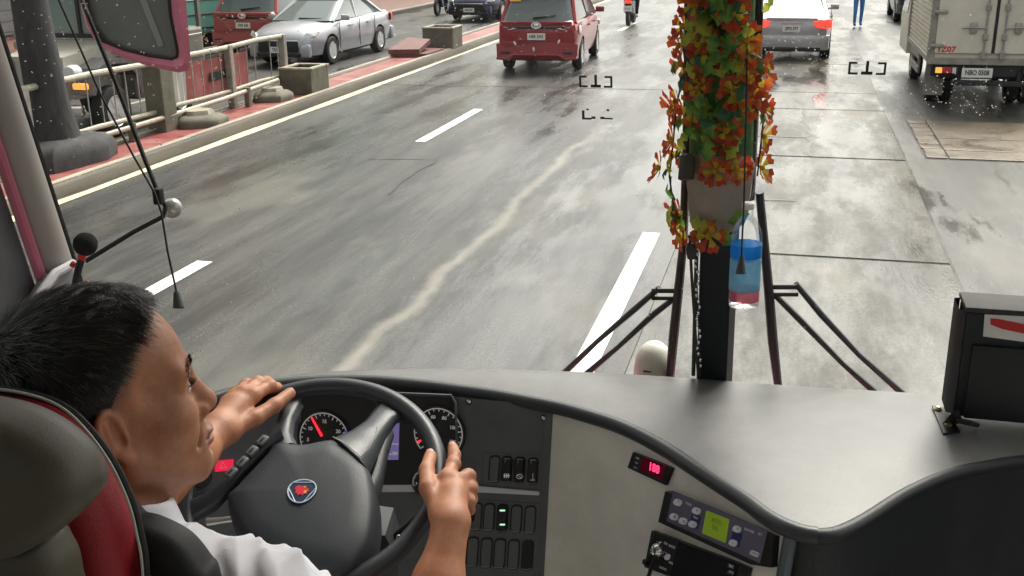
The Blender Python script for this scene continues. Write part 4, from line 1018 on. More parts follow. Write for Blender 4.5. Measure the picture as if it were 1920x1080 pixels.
def wallpart(name, i0, i1, m, zl=1.2, zt=1.866, off=0.0):
    b = MB(); b.loft([[wall_pt(i, z, off) for i in range(i0, i1+1)] for z in (zt, 1.8, 1.7, 1.6, zl)], False, False)
    return b.build(name, m, dash)
ipanel = wallpart('instrument_panel', 0, iA, DASHK)
bpanel = wallpart('centre_panel', iA, iB, BEIGE)
def wallpart_r(name, i0, i1, m):
    b = MB(); b.loft([[wall_pt(i, z, (.0 if z > 1.8 else .0)) for i in range(i0, i1+1)] for z in (1.866, 1.8, 1.7, 1.6, 1.2)], False, False); return b.build(name, m, dash)
# right flank: falls straight from the rim; its shade is put into the near-black colour
b = MB(); b.loft([[Vector((RC[i][0], RC[i][1], z))-nrm(i)[0]*.006 + nrm(i)[0]*(1.866-z)*.02 for i in range(iB, 200)] for z in (1.868, 1.8, 1.6, 1.2)], False, False); b.build('right_flank', mat('flank_shaded', (.016, .018, .021), .5, bump=.1, bscale=300), dash)
# divider between instrument panel and centre panel
b = MB(); n_, t_ = nrm(iA); b.loft([[wall_pt(iA, z)+t_*a+n_*c for a, c in ((-.012, -.002), (-.009, .006), (.004, .007), (.007, -.002))] for z in (1.862, 1.6, 1.2)]); b.build('panel_divider', DASHK, dash, ang=20)
n_, t_ = nrm(iB); b = MB(); b.tube([wall_pt(iB, z)+n_*.002 for z in (1.86, 1.7, 1.5, 1.25)], .012, 8); b.build('panel_edge', mat('edge_grey_blue', (.11, .13, .15), .4), dash)
class Face:
    """a flat patch of the dashboard, addressed through sight lines at its true distance"""
    def __init__(s, px, py, off=0.0, lo=0, hi=199):
        s.p, s.t, s.up, s.n = on_wall(px, py, lo, hi); s.p = s.p+s.n*off; s.off0 = off
    def P(s, px, py, off=0.0): return on_pl(px, py, s.p+s.n*off, s.n)
    def solid(s, name, pts, d, m, parent, base=0.0, smooth=False, inset=0.0):
        P = [s.P(x, y, base) for x, y in pts]; b = MB()
        if inset:
            c = sum(P, Vector())/len(P); Q = [p+(c-p).normalized()*inset+s.n*d for p in P]; R_ = [p+s.n*(d*.65) for p in P]
            b.loft([P, R_, Q])
        else: b.prism(P, s.n*d)
        return b.build(name, m, parent, smooth=smooth, ang=30)
    def rrect(s, cx, cy, w, h, r=.35, skew=0.0, rot=0.0):
        """rounded rectangle outline in picture units"""
        pts = []; rr = r*min(w, h)
        for (sx, sy, a0) in ((1, -1, -90), (1, 1, 0), (-1, 1, 90), (-1, -1, 180)):
            for k in range(4):
                a = math.radians(a0+k*30); x = sx*(w/2-rr)+rr*math.cos(a); y = sy*(h/2-rr)+rr*math.sin(a)
                x2 = x*math.cos(rot)-y*math.sin(rot); y2 = x*math.sin(rot)+y*math.cos(rot)
                pts.append((cx+x2+skew*y, cy+y2))
        return pts
    def text(s, txt, size, px, py, m, parent, off, name='lettering', rotpx=None, sx=1.0, bold=0.0):
        o = s.P(px, py, off); x = s.t if rotpx is None else (s.P(px+rotpx[0], py+rotpx[1], off)-o).normalized()
        return lettering(txt, size, o, x, s.up, m, parent, name, sx, bold)
FI = Face(940, 900, 0, iwall(-.7), iA)
FG = Face(700, 850, 0, iwall(-1.0), iA)
SCREEN = mat('purple_screen', (.02, .015, .04), .2, emit=(.22, .17, .42), estr=.28)
NEEDLE = mat('needle_red', (.8, .02, .03), .4, emit=(1, .02, .04), estr=.8)
GPRINT = mat('gauge_print', (.7, .7, .68), .5, emit=(.9, .88, .85), estr=.06)
SILV = mat('silver_strip', (.72, .73, .75), .35, metal=.2)
# hood edge and cluster face
cl = FG.solid('gauge_cluster', [(528, 742), (700, 733), (852, 742), (857, 910), (715, 914), (525, 900)], .004, DASHG, dash)
b = MB(); b.tube([FG.P(x, y, .006) for x, y in ((528, 744), (610, 738), (720, 737), (846, 742), (854, 755), (857, 830), (857, 908))], .0035, 6); b.build('cluster_frame', mat('frame_grey', (.09, .1, .11), .4), cl)
def dial(cx, cy, R, a0, a1, nums, needle, name='gauge', redarc=None, bluearc=None):
    O = FG.P(cx, cy, .006); k = (FG.P(cx+R, cy, .006)-O).length; X = FG.t; Y = FG.up
    def pt(a, r, off=0): return O+(X*math.cos(a)+Y*math.sin(a))*(k*r)+FG.n*off
    b = MB(); b.loft([[pt(2*PI*j/28, 1.12, -.002) for j in range(28)], [pt(2*PI*j/28, 1.1, .003) for j in range(28)], [pt(2*PI*j/28, 1.04, .001) for j in range(28)]], True, True); g = b.build(name, DASHG, cl)
    b = MB(); n = 40; A = [math.radians(a0+(a1-a0)*j/n) for j in range(n+1)]
    vs = []
    for a in A: vs += [pt(a, .955, .0016), pt(a, 1.0, .0016)]
    b.add(vs, [(2*j, 2*j+1, 2*j+3, 2*j+2) for j in range(n)])
    for j in range(0, n+1, 2):
        a = A[j]; l = .80 if j % 8 == 0 else .87; e = .022
        b.add([pt(a-e, .94, .0017), pt(a+e, .94, .0017), pt(a+e, l, .0017), pt(a-e, l, .0017)], [(0, 1, 2, 3)])
    b.build('scale', GPRINT, g, smooth=False, fix=False)
    for arc, m in ((redarc, NEEDLE), (bluearc, mat('blue_print', (.08, .06, .4), .5, emit=(.1, .08, .5), estr=.3))):
        if arc:
            b = MB(); vs = []
            for j in range(9):
                a = math.radians(arc[0]+(arc[1]-arc[0])*j/8); vs += [pt(a, .9, .0022), pt(a, 1.01, .0022)]
            b.add(vs, [(2*j, 2*j+1, 2*j+3, 2*j+2) for j in range(8)]); b.build('scale_arc', m, g, smooth=False, fix=False)
    for txt, a in nums: lettering(txt, k*.19, pt(math.radians(a), .66, .002), X, Y, GPRINT, g, 'numeral', 1, .0004)
    if needle is not None:
        a = math.radians(needle); d = X*math.cos(a)+Y*math.sin(a); q = FG.n.cross(d)*k*.05
        p0 = O+d*(k*.12)+FG.n*.004; p1 = O+d*(k*.92)+FG.n*.004
        b = MB(); b.prism([p0-q, p1-q*.7, p1+q*.7, p0+q], FG.n*.0015); b.build('needle', NEEDLE, g, smooth=False)
    return g
dial(608, 822, 46, 205, -25, [('5', 190), ('10', 150), ('15', 90), ('20', 30), ('25', -10)], 123, 'rev_counter', None, (25, 0))
dial(822, 812, 46, 225, -45, [('0', 225), ('20', 200), ('40', 150), ('60', 110), ('80', 70), ('100', 25), ('120', -25)], 207, 'speedometer')
dial(796, 905, 22, 200, -20, [('E', 190), ('F', 10)], None, 'fuel_gauge', (120, 40))
dial(545, 885, 20, 200, -20, [('C', 190), ('H', 10)], 120, 'temperature_gauge')
sc = FG.solid('screen', [(716, 792), (749, 793), (747, 862), (714, 862)], .0012, SCREEN, cl, .004)
for (x0, y0, x1, y1) in ((716, 831, 747, 834), (716, 848, 722, 852), (724, 850, 734, 853), (736, 847, 746, 853), (730, 790, 747, 792)):
    FG.solid('screen_line', [(x0, y0), (x1, y0), (x1, y1), (x0, y1)], .0006, GPRINT, sc, .0055)
FI.solid('silver_strip', [(700, 909), (860, 908), (1012, 921), (1012, 928), (860, 921), (700, 922)], .004, SILV, dash, .002, inset=.0015)
# screws
for x, y in ((879, 753), (1020, 784)):
    f = Face(x, y, 0, 0, iA); b = MB(); M = Matrix((f.t, f.up, f.n)).transposed(); b.lathe([(1e-4, .004), (.003, .0038), (.0052, .002), (.0056, -.001)], f.p, M, 14); b.build('screw', CHROME, dash)
    b = MB(); b.lathe([(.0062, .0), (.0075, .001), (.0078, -.001)], f.p, M, 14); b.build('screw_cup', RUBBER, dash)
# switch panels
LIP = mat('slot_lip', (.42, .43, .44), .35)  # pale grey paints in the light caught along the slot lips
SLOT = mat('slot_dark', (.013, .014, .016), .5)
COVER = mat('slot_cover', (.13, .137, .147), .45, bump=.05, bscale=600)
ICON_G = mat('icon_green', (.2, .6, .3), .4, emit=(.5, .9, .55), estr=.5)
top = FI.solid('switch_frame', [(908, 848), (1019, 855), (1018, 917), (905, 908)], .003, COVER, dash, .0, inset=.001)
low = FI.solid('switch_frame', [(868, 934), (1016, 944), (1011, 1074), (862, 1063)], .002, COVER, dash, .0, inset=.001)
def slot(par, x, y, w, h, kind, sk=-.06):
    FI.solid('slot', FI.rrect(x, y, w+3, h+4, .35, sk), .0008, SLOT, par, .003)
    if kind != 'open':
        c = FI.solid('blank_cover' if kind == 'blank' else 'rocker_switch', FI.rrect(x, y, w-2, h-3, .32, sk), .002 if kind == 'blank' else .009, COVER if kind == 'blank' else BLACK, par, .0036, True, .0012)
    b = MB(); n = 7; b.tube([FI.P(x+sk*h/2-w*.42+w*.84*k/(n-1)-1, y+h/2-abs(k-3)*.7-.5 if k in (0, 6) else y+h/2-.2, .0042) for k in range(n)], .0008, 5); b.build('slot_lip', LIP, par)
    if kind in ('blank', 'open'): return
    o = .013
    if kind == 'green':
        for yy in (y-h*.28, y+h*.25):
            FI.solid('icon', FI.rrect(x, yy, w*.55, 3.2, .4), .0004, ICON_G, c, o)
    else:
        b = MB(); b.tube([FI.P(x-w*.3+3, y-h/2+4, o), FI.P(x-w*.42+1, y+h*.36, o-.004)], .0006, 4); b.tube([FI.P(x-w*.3, y-h/2+3, o), FI.P(x+w*.36, y-h/2+4, o)], .0008, 4); b.build('switch_edge', LIP, c)
        g = MB()
        yy = y+h*.24
        if kind == 'a':
            for q in range(3): g.prism([FI.P(x-5+q*3.6, yy-4, o), FI.P(x-3+q*3.6, yy-4, o), FI.P(x-3+q*3.6, yy+4, o), FI.P(x-5+q*3.6, yy+4, o)], FI.n*.0004)
            g.prism([FI.P(x-6, yy-1, o), FI.P(x+6, yy-1, o), FI.P(x+6, yy+1, o), FI.P(x-6, yy+1, o)], FI.n*.0005)
        elif kind == 'b':
            g.tube([FI.P(x+5.5*math.cos(a), yy+4*math.sin(a), o) for a in [2*PI*k/14 for k in range(14)]], .0007, 4, closed=True); g.tube([FI.P(x-5, yy-3, o), FI.P(x+5, yy+3, o)], .0006, 4)
        else:
            g.tube([FI.P(x, yy-7, o), FI.P(x, yy+5, o)], .0006, 4); g.tube([FI.P(x-5, yy+5.5, o), FI.P(x+4, yy+5.5, o)], .0008, 4)
        g.build('icon', GPRINT, c)
for x, k in ((927, 'blank'), (950, 'a'), (974, 'b'), (999, 'c')): slot(top, x, 881+(x-960)*.055, 18, 48, k)
for x, k in ((893, 'blank'), (917, 'blank'), (942, 'green'), (968, 'blank'), (994, 'blank')): slot(low, x, 971+(x-940)*.06, 19, 50, k)
for x, k in ((886, 'blank'), (912, 'blank'), (937, 'blank'), (963, 'blank'), (989, 'open')): slot(low, x, 1038+(x-940)*.06, 20, 54, k)
b = MB(); M = Matrix((FI.t, FI.up, FI.n)).transposed(); b.lathe([(.016, 0), (.0155, .012), (.013, .022), (.006, .024), (1e-4, .024)], FI.P(879, 968, .003), M, 18); b.bbox(FI.P(878, 963, .024), (.007, .026, .012), .003, M); b.build('rotary_switch', BLACK, dash)
# left end of the panel: hazard switch, round light switch, vent slats
FL = Face(400, 880, 0, iwall(-1.25), iwall(-.85))
hz = FL.solid('hazard_switch', [(403, 864), (436, 861), (434, 881), (402, 884)], .006, mat('hazard_red', (.6, .015, .04), .35, emit=(.9, .02, .08), estr=.35), dash, .002)
b = MB(); b.tube([FL.P(x, y, .0092) for x, y in ((412, 878), (425, 877), (418, 866))], .0006, 4, closed=True); b.build('triangle_icon', GPRINT, hz)
b = MB(); M = Matrix((FL.t, FL.up, FL.n)).transposed(); b.lathe([(.026, 0), (.0255, .012), (.022, .018), (1e-4, .018)], FL.P(374, 893, .001), M, 22); k = b.build('light_switch', BLACK, dash)
b = MB(); b.bbox(FL.P(372, 899, .02), (.012, .004, .002), .0008, M); b.build('icon', GPRINT, k)
for q in range(5): FL.solid('vent_slat', [(352, 921+q*8), (412, 915+q*8), (412, 919+q*8), (352, 925+q*8)], .006, mat('frame_grey', (.09, .1, .11), .4), dash, .001)
# ---- instruments fixed to the centre panel
FB = Face(1226, 880, .0, iA, iB)
t = thing('temperature_display', 'small black display with red digits on the champagne panel', 'display', FB.p)
d = FB.solid('case', [(1194, 847), (1268, 877), (1255, 909), (1184, 876)], .012, BLACK, t, -.002, inset=.001)
FB.solid('window', [(1206, 856), (1249, 874), (1242, 899), (1199, 881)], .0006, mat('display_red_dark', (.05, .004, .008), .2, emit=(.3, .0, .02), estr=.05), d, .0105)
FB.text('188', .0225, 1226, 878, mat('digit_red', (.9, .02, .05), .4, emit=(1, .02, .07), estr=2.2), d, .0118, 'digits', (10, 4.2), .95, .0006)
for yy, tx_ in ((859, 'DEFR'), (868, 'FAN'), (877, 'OUT')): FB.text(tx_, .0045, 1195+(859-yy)*.2, yy, GPRINT, d, .0106, 'print', (10, 4.2))
FA = Face(1350, 990, .0, iA, iB)
PURP = mat('panel_purple_grey', (.14, .13, .205), .4, noise=.06)
t = thing('climate_panel', 'purple grey climate control panel with green screen and white buttons', 'control panel', FA.p)
body = FA.solid('case', [(1263, 920), (1467, 1004), (1462, 1062), (1424, 1056), (1250, 977)], .022, BLACK, t, -.003)
FA.solid('face', [(1263, 922), (1440, 995), (1426, 1056), (1251, 977)], .002, PURP, t, .0195)
lcd = FA.solid('screen', [(1325, 957), (1368, 974), (1361, 1018), (1317, 1000)], .001, mat('lcd_green', (.12, .17, .015), .25, emit=(.2, .3, .02), estr=.18), t, .0216)
for tx_, x, y in (('AUTO', 1343, 978), ('24.5', 1341, 990)): FA.text(tx_, .012, x, y, mat('lcd_ink', (.04, .07, .01), .4), lcd, .0232, 'lcd_print', (10, 4.2), .8)
FA.solid('blue_field', [(1298, 962), (1315, 969), (1308, 992), (1291, 985)], .0005, mat('blue_field', (.03, .04, .16), .4), t, .0216)
FA.solid('blue_field', [(1375, 995), (1392, 1002), (1385, 1026), (1368, 1019)], .0005, mat('blue_field', (.03, .04, .16), .4), t, .0216)
BTN = mat('button_pale', (.78, .81, .88), .35)
for (x, y, g) in ((1272, 942, '*'), (1265, 969, 'A'), (1282, 977, 'o'), (1307, 958, '+'), (1300, 983, '-'), (1383, 992, '+'), (1376, 1018, '-')):
    bt = FA.solid('button', FA.rrect(x, y, 15, 12, .4, 0, .4), .004, BTN, t, .0215, True, .001)
    FA.text(g, .012, x, y, PRINT_K, bt, .0262, 'button_sign', (10, 4.2))
for tx_, x, y in (('MODE', 1291, 945), ('TEMP', 1304, 971), ('BLOWER', 1405, 995), ('SET', 1425, 1002)): FA.text(tx_, .006, x, y, GPRINT, t, .0222, 'print', (10, 4.2))
FA.solid('button', FA.rrect(1415, 1038, 17, 9, .3, 0, .4), .001, BTN, t, .0215); FA.text('CHECK', .006, 1415, 1038, PRINT_K, t, .0228, 'print', (10, 4.2))
FS = Face(1300, 1050, .0, iA, iB)
t = thing('car_stereo', 'black car stereo with a chrome knob and dark screen, lowest on the champagne panel', 'stereo', FS.p)
body = FS.solid('case', [(1230, 994), (1416, 1064), (1400, 1130), (1216, 1062)], .012, BLACK, t, -.002, inset=.0008)
FS.solid('bezel', [(1229, 996), (1275, 1013), (1258, 1078), (1215, 1062)], .002, DASHG, t, .0105)
FS.solid('screen', [(1277, 1019), (1386, 1059), (1368, 1124), (1262, 1084)], .0015, mat('screen_black', (.015, .016, .018), .08), t, .0105)
M = Matrix((FS.t, FS.up, FS.n)).transposed(); b = MB(); b.lathe([(.0145, 0), (.0145, .006), (.012, .011), (.0085, .015), (.005, .013), (1e-4, .013)], FS.P(1236, 1031, .012), M, 22); kn = b.build('volume_knob', CHROME, t)
b = MB()
for a in (.3, 1.5, 2.6, 4.2): b.tube([FS.P(1236+9*math.cos(a), 1031+9*math.sin(a), .018), FS.P(1236+18*math.cos(a+.2), 1031+17*math.sin(a+.2), .014), FS.P(1236+13*math.cos(a+.75), 1031+15*math.sin(a+.75), .014)], .0013, 5, closed=True)
b.build('knob_wings', CHROME, kn)
FS.solid('button', FS.rrect(1252, 1044, 9, 12, .4, 0, .4), .002, BTN, t, .0125, True)
for tx_, x, y in (('ON', 1248, 1019), ('BAND', 1260, 1025), ('MP3', 1258, 1056), ('RADIO', 1243, 1066)): FS.text(tx_, .007, x, y, GPRINT, t, .0128, 'print', (10, 4.2))
for k in range(3): bt = FS.solid('button', FS.rrect(1371, 1062+k*12, 15, 8, .3, 0, .4), .002, BLACK, t, .012, True); FS.text(('SRC', 'PTY', 'AF')[k], .007, 1371, 1062+k*12, GPRINT, bt, .0143, 'print', (10, 4.2))
b = MB(); b.tube([FS.P(1232, 1040, .02), FS.P(1222, 1060, .03), FS.P(1215, 1085, .03)], .004, 8); b.bbox(FS.P(1214, 1054, .02), (.012, .01, .02), .003, M); b.build('memory_stick', RUBBER, t)
# ================================================================== STEERING WHEEL
WC = Vector((-.7621, 1.5054, 1.9518)); WN = Vector((.0706, -.4006, .9135)).normalized()
WU = Vector((0, 1, 0)).cross(WN).normalized(); WV = WN.cross(WU).normalized()
WR = .219
WHL = mat('wheel_leather', (.036, .041, .048), .36, bump=.1, bscale=420, rvar=.06)
WPAD = mat('wheel_pad', (.029, .034, .040), .46, bump=.12, bscale=600, noise=.08)
def wp(px, py, off=0.0): return on_pl(px, py, WC+WN*off, WN)
sw = thing('steering_wheel', 'black steering wheel with round crest on its hub, held by the driver', 'steering wheel', tuple(WC))
b = MB(); b.tube([WC+WU*(WR*math.cos(a))+WV*(WR*math.sin(a)) for a in [2*PI*k/72 for k in range(72)]], .0165, 14, closed=True); b.build('rim', WHL, sw)
def wsolid(name, pts, o0, o1, m, inset=.006, par=None, sm=True, grow=1.0):
    P = [wp(x, y, o1) for x, y in pts]; c = sum(P, Vector())/len(P)
    # resample the outline and soften it
    n = len(P); Q = []
    for i in range(n):
        a, b_, d, e = P[i-1], P[i], P[(i+1) % n], P[(i+2) % n]
        for t in (0, .25, .5, .75): Q.append(.5*((2*b_)+(d-a)*t+(2*a-5*b_+4*d-e)*t*t+(3*b_-a-3*d+e)*t**3))
    b = MB(); H = o1-o0
    b.loft([[q+(q-c)*(grow-1)-WN*H for q in Q], [q-WN*(H*.35) for q in Q], [q-(q-c).normalized()*inset*.3-WN*(H*.1) for q in Q], [q-(q-c).normalized()*inset for q in Q], [q-(q-c)*.35+WN*(.004) for q in Q], [q-(q-c)*.8+WN*(.007) for q in Q]])
    return b.build(name, m, par or sw, smooth=sm, ang=60)
pad = wsolid('hub_pad', [(520, 823), (565, 826), (622, 817), (652, 832), (684, 858), (700, 905), (702, 962), (688, 1020), (640, 1066), (560, 1062), (485, 1022), (446, 990), (421, 930), (440, 905), (499, 842)], -.035, .036, WPAD, .014, None, True, 1.02)
# spokes: flat webs running from the hub to the rim
def web(name, A, Bp, oa, ob, th, m, par=None):
    """A, Bp: matching edge points; oa..ob height from first pair to last"""
    b = MB(); n = len(A); rings = []
    th0 = th
    for i in range(n):
        th = th0*(1-.45*i/(n-1)); o = oa+(ob-oa)*i/(n-1); p, q = wp(*A[i], o), wp(*Bp[i], o); mid = (p+q)/2
        rings.append([p-WN*th*.5, p+(mid-p)*.1, p+(mid-p)*.45+WN*th*.3, q+(mid-q)*.45+WN*th*.3, q+(mid-q)*.1, q-WN*th*.5, mid-WN*th])
    b.loft(rings); return b.build(name, m, par or sw, ang=60)
web('spoke', [(499, 850), (510, 805), (522, 770), (533, 748)], [(560, 832), (548, 812), (552, 785), (568, 757)], .02, -.006, .03, WHL)
strip_ = web('spoke', [(520, 790), (480, 835), (440, 878), (411, 904), (380, 925), (345, 940)], [(532, 820), (502, 842), (455, 890), (428, 925), (405, 950), (362, 975)], .03, .004, .03, WHL)
for (x, y) in ((493, 826), (473, 846), (455, 866), (434, 886)):
    b = MB(); c = wp(x, y, .039); d = (wp(x-18, y+18, .039)-c).normalized(); M = Matrix((d, WN.cross(d), WN)).transposed(); b.bbox(c, (.021, .015, .008), .003, M); b.build('spoke_button', mat('button_grey', (.16, .17, .18), .3, metal=.3), strip_)
    b = MB(); b.bbox(c+WN*.004+d*.001, (.011, .004, .002), .0008, M); b.build('button_slot', SLOT, strip_)
web('spoke', [(622, 818), (655, 806), (684, 787), (702, 764), (711, 745)], [(690, 880), (707, 845), (722, 815), (742, 788), (766, 779)], .03, -.005, .03, WHL)
web('spoke', [(690, 905), (706, 860), (716, 820), (730, 790)], [(700, 960), (716, 905), (726, 850), (738, 812)], .0, -.008, .03, WHL)
web('spoke', [(560, 1060), (540, 1100), (525, 1120)], [(640, 1060), (650, 1100), (660, 1110)], .02, .0, .03, WHL)
b = MB(); b.tube([wp(x, y, .0405) for x, y in ((624, 819), (650, 833), (677, 856), (690, 842), (703, 818), (707, 800))], .0011, 5); b.build('seam', LIP, sw)
# crest: dark shield in a silver ring with a red beast
cr = MB(); cO = wp(566, 921, .0435)
CX = (wp(592, 921, 0)-wp(566, 921, 0)).normalized(); CY = WN.cross(CX).normalized()
def crp(a, r, o=0): return cO+(CX*math.cos(a)+CY*math.sin(a))*r+WN*o
def rad(a): return .0235*(1+.035*math.cos(3*(a+PI/2)))
n = 36; ring = [2*PI*k/n for k in range(n)]
cr.loft([[crp(a, rad(a)*1.12, -.003) for a in ring], [crp(a, rad(a)*1.08, .001) for a in ring], [crp(a, rad(a)*.6, .0014) for a in ring]])
crest = cr.build('crest', mat('crest_navy', (.012, .018, .05), .5), sw)
cr = MB(); cr.tube([crp(a, rad(a)*1.0, .0016) for a in ring], .0012, 6, closed=True)
for q in range(3):
    a0 = PI/2+q*2*PI/3; cr.tube([crp(a0+d, .0232-.0062*(1-(d/.75)**2), .0016) for d in np.linspace(-.75, .75, 9)], .0007, 5)
cr.build('crest_ring', mat('crest_silver', (.55, .68, .82), .35), crest)
cr = MB()
beast = [(-.009, .003), (-.0075, .0065), (-.004, .0075), (-.001, .0065), (.002, .0072), (.005, .0045), (.008, .0025), (.0092, -.0005), (.006, -.002), (.0078, -.005), (.004, -.0045), (.0025, -.0072), (-.0005, -.005), (-.004, -.0072), (-.0045, -.004), (-.008, -.0035), (-.0065, -.0005)]
cr.prism([cO+CX*x*1.4+CY*y*1.4+WN*.0015 for x, y in beast], WN*.0007); cr.build('crest_beast', mat('crest_red', (.6, .03, .05), .4), crest, smooth=False)
cr = MB(); cr.prism([cO+CX*x*1.4+CY*y*1.4+WN*.0023 for x, y in ((.003, .0), (.0075, -.0005), (.0055, -.003), (.007, -.0045), (.003, -.0035))], WN*.0003); cr.prism([cO+CX*x*1.4+CY*y*1.4+WN*.0023 for x, y in ((.001, .006), (.005, .0065), (.003, .0035))], WN*.0003); cr.build('crest_gold', mat('crest_gold', (.7, .4, .08), .4), crest, smooth=False)
# column shroud and stalk below the wheel, on the dashboard
b = MB(); P = lambda x, y, d: at(x, y, d)
A0 = [P(655, 965, 2.0), P(690, 945, 2.0), P(738, 952, 2.0), P(752, 1000, 2.0), P(745, 1090, 2.0), P(600, 1100, 2.0)]; A1 = [P(640, 1010, 1.87), P(660, 1003, 1.87), P(722, 1004, 1.87), P(735, 1030, 1.87), P(690, 1130, 1.87), P(560, 1130, 1.87)]
b.loft([A0, A1]); b.build('column_shroud', mat('shroud_black', (.018, .020, .023), .5), dash, ang=20)
b = MB(); b.tube([P(735, 1012, 1.93), P(770, 985, 1.92), P(800, 960, 1.92)], [.008, .010, .013], 10); b.build('stalk', BLACK, dash)
b = MB(); b.tube([P(752, 1030, 1.9), P(754, 1008, 1.9)], .004, 8); b.ell(P(748, 1012, 1.9), (.006, .006, .01)); b.build('ignition_key', CHROME, dash)
b = MB(); b.tube([P(470, 968, 1.9), P(418, 975, 1.92), P(390, 978, 1.93)], [.007, .006, .008], 8); b.build('stalk', CHROME, dash)

# ================================================================== WINDSCREEN FITTINGS
# wipers, outside the glass
WIP = mat('wiper_black', (.012, .012, .013), .45)
def wiper(label, blade, arm, br, l1, l2):
    t = thing('wiper', label, 'wiper', on_ws(*arm[-1], .03), 'windscreen wipers')
    b = MB(); b.tube([on_ws(x, y, .022) for x, y in blade], .0135, 8, flat=.7); bl = b.build('blade', WIP, t)
    b = MB(); b.tube([on_ws(x+3, y, .035) for x, y in blade], .006, 6); b.build('blade_spine', WIP, bl)
    b = MB(); b.tube([on_ws(x, y, .045) for x, y in arm], [.011, .0135, .0145, .012][:len(arm)], 8, flat=.8); b.build('arm', WIP, t)
    b = MB(); b.tube([on_ws(x, y, .05) for x, y in br], .006, 6); b.tube([on_ws(x, y+14, .05) for x, y in br], .005, 6); b.build('bracket', WIP, t)
    for l in (l1, l2):
        b = MB(); b.tube([on_ws(x, y, .055) for x, y in l], [.0095, .011, .0085, .0115][:len(l)], 8, flat=.7); b.build('link', WIP, t)
    return t
wiper('black wiper parked upright beside the centre post, its links reaching left', [(1293, -240), (1291, 100), (1287, 300), (1281, 455)], [(1283, 440), (1271, 555), (1262, 640), (1256, 715)], [(1222, 545), (1266, 545)], [(1236, 540), (1190, 580), (1120, 640), (1055, 702)], [(1266, 558), (1225, 590), (1160, 650), (1096, 704)])
wiper('black wiper parked upright beside the water bottle, its links reaching right', [(1428, -240), (1420, 100), (1412, 260), (1407, 372)], [(1424, 360), (1441, 540), (1449, 640), (1459, 725)], [(1450, 538), (1497, 538)], [(1492, 532), (1540, 590), (1610, 665), (1700, 745)], [(1452, 552), (1500, 600), (1580, 682), (1640, 735)])
# white cap standing on the bus front, outside
c0 = Vector((-.285, 2.42, 1.775)); t = thing('white_cap', 'white domed cap on the front of the bus between wiper links', 'cap', c0)
b = MB(); b.lathe([(.049, -.02), (.05, .02), (.0485, .055), (.044, .085), (.035, .108), (.02, .122), (1e-4, .127)], c0, None, 26); b.build('dome', mat('cap_cream', (.6, .58, .5), .4, noise=.05), t)
b = MB(); b.lathe([(.0505, .028), (.0508, .03), (.0505, .032)], c0, None, 26); b.bbox(c0+Vector((-.01, -.046, .066)), (.02, .006, .003), .001); b.build('seam', RUBBER, t)
# stickers on the glass
def sticker(cx, cy, full, label):
    n = Vector((0, -1, -.2)).normalized(); o = on_ws(cx, cy, -.003); t = thing('windscreen_sticker', label, 'sticker', o, 'bracket marks on the windscreen')
    X = Vector((1, 0, 0)); Z = n.cross(X)*-1
    Z = Z if Z.z > 0 else -Z
    def bar(x0, y0, x1, y1): return [o+X*(x*.00105)+Z*(y*.00105) for x, y in ((x0, y0), (x1, y0), (x1, y1), (x0, y1))]
    b = MB(); bars = [(-33, -12, -29, 12), (-29, 8, -18, 12), (-29, -12, -16, -8), (29, -12, 33, 12), (18, 8, 29, 12), (16, -12, 29, -8), (-2.5, -8, 2.5, 14), (-10, -12, 10, -6)]
    if not full: bars = [(-31, -13, -26, 6), (-26, -13, -12, -9), (-12, -11, -4, -6), (6, -11, 14, -6), (14, -11, 31, -8), (19, 6, 24, 10), (-22, 7, -17, 10)]
    for q in bars: b.prism(bar(*q), n*.0008)
    b.build('mark', PRINT_K, t, smooth=False)
sticker(1117, 153, True, 'black bracket mark on the windscreen just below the red car')
sticker(1120, 213, False, 'broken black bracket mark below the other on the windscreen')
sticker(1626, 128, True, 'black bracket mark on the windscreen left of the box truck')
# pink mirror outside the left of the windscreen
MG = mat('mirror_glass', (.17, .185, .175), .25, spec=.6, noise=.15, nscale=6)
mo = at(255, 60, 2.42); mn = Vector((.28, -.93, .02)).normalized(); t = thing('bus_mirror', 'pink framed door mirror hanging outside the windscreen', 'mirror', mo)
def mp(x, y, o=0): return on_pl(x, y, mo+mn*o, mn)
outer = [(128, -160), (140, -60), (150, 5), (163, 50), (185, 88), (228, 108), (285, 126), (335, 136), (352, 132), (358, 118), (352, 40), (343, -60), (330, -160), (230, -190)]
inner = [(147, -150), (152, -60), (160, 2), (172, 45), (192, 76), (232, 92), (280, 104), (322, 110), (332, 106), (333, 95), (320, 30), (312, -60), (305, -145), (230, -170)]
b = MB(); O0 = [mp(x, y, -.05) for x, y in outer]; O1 = [mp(x, y, 0) for x, y in outer]; I1 = [mp(x, y, .004) for x, y in inner]; I0 = [mp(x, y, -.012) for x, y in inner]
cm = sum(O0, Vector())/len(O0); b.loft([[p+(cm-p)*.35-mn*.05 for p in O0], O0, O1, [a.lerp(c, .4)+mn*.008 for a, c in zip(O1, I1)], I1, I0], True, False); b.build('frame', PINK, t)
b = MB(); b.tube(I1, .004, 6, closed=True); b.build('seal', RUBBER, t)
b = MB(); b.prism([p+mn*.004 for p in I0], -mn*.01); b.build('glass', MG, t, smooth=False)
b = MB(); b.tube([mp(300, 125, -.03), mp(305, 150, -.04), mp(300, -250, -.1)], .012, 8) if False else b.tube([mp(250, -185, -.03), mp(240, -320, -.02)], .02, 8); b.build('arm', PINK, t)
b = MB(); b.prism([mp(x, y, -.0065) for x, y in ((262, 0), (275, 0), (308, 86), (297, 88))], mn*.0006); b.build('mirror_mark', mat('mirror_streak', (.3, .31, .31), .3), t, smooth=False)
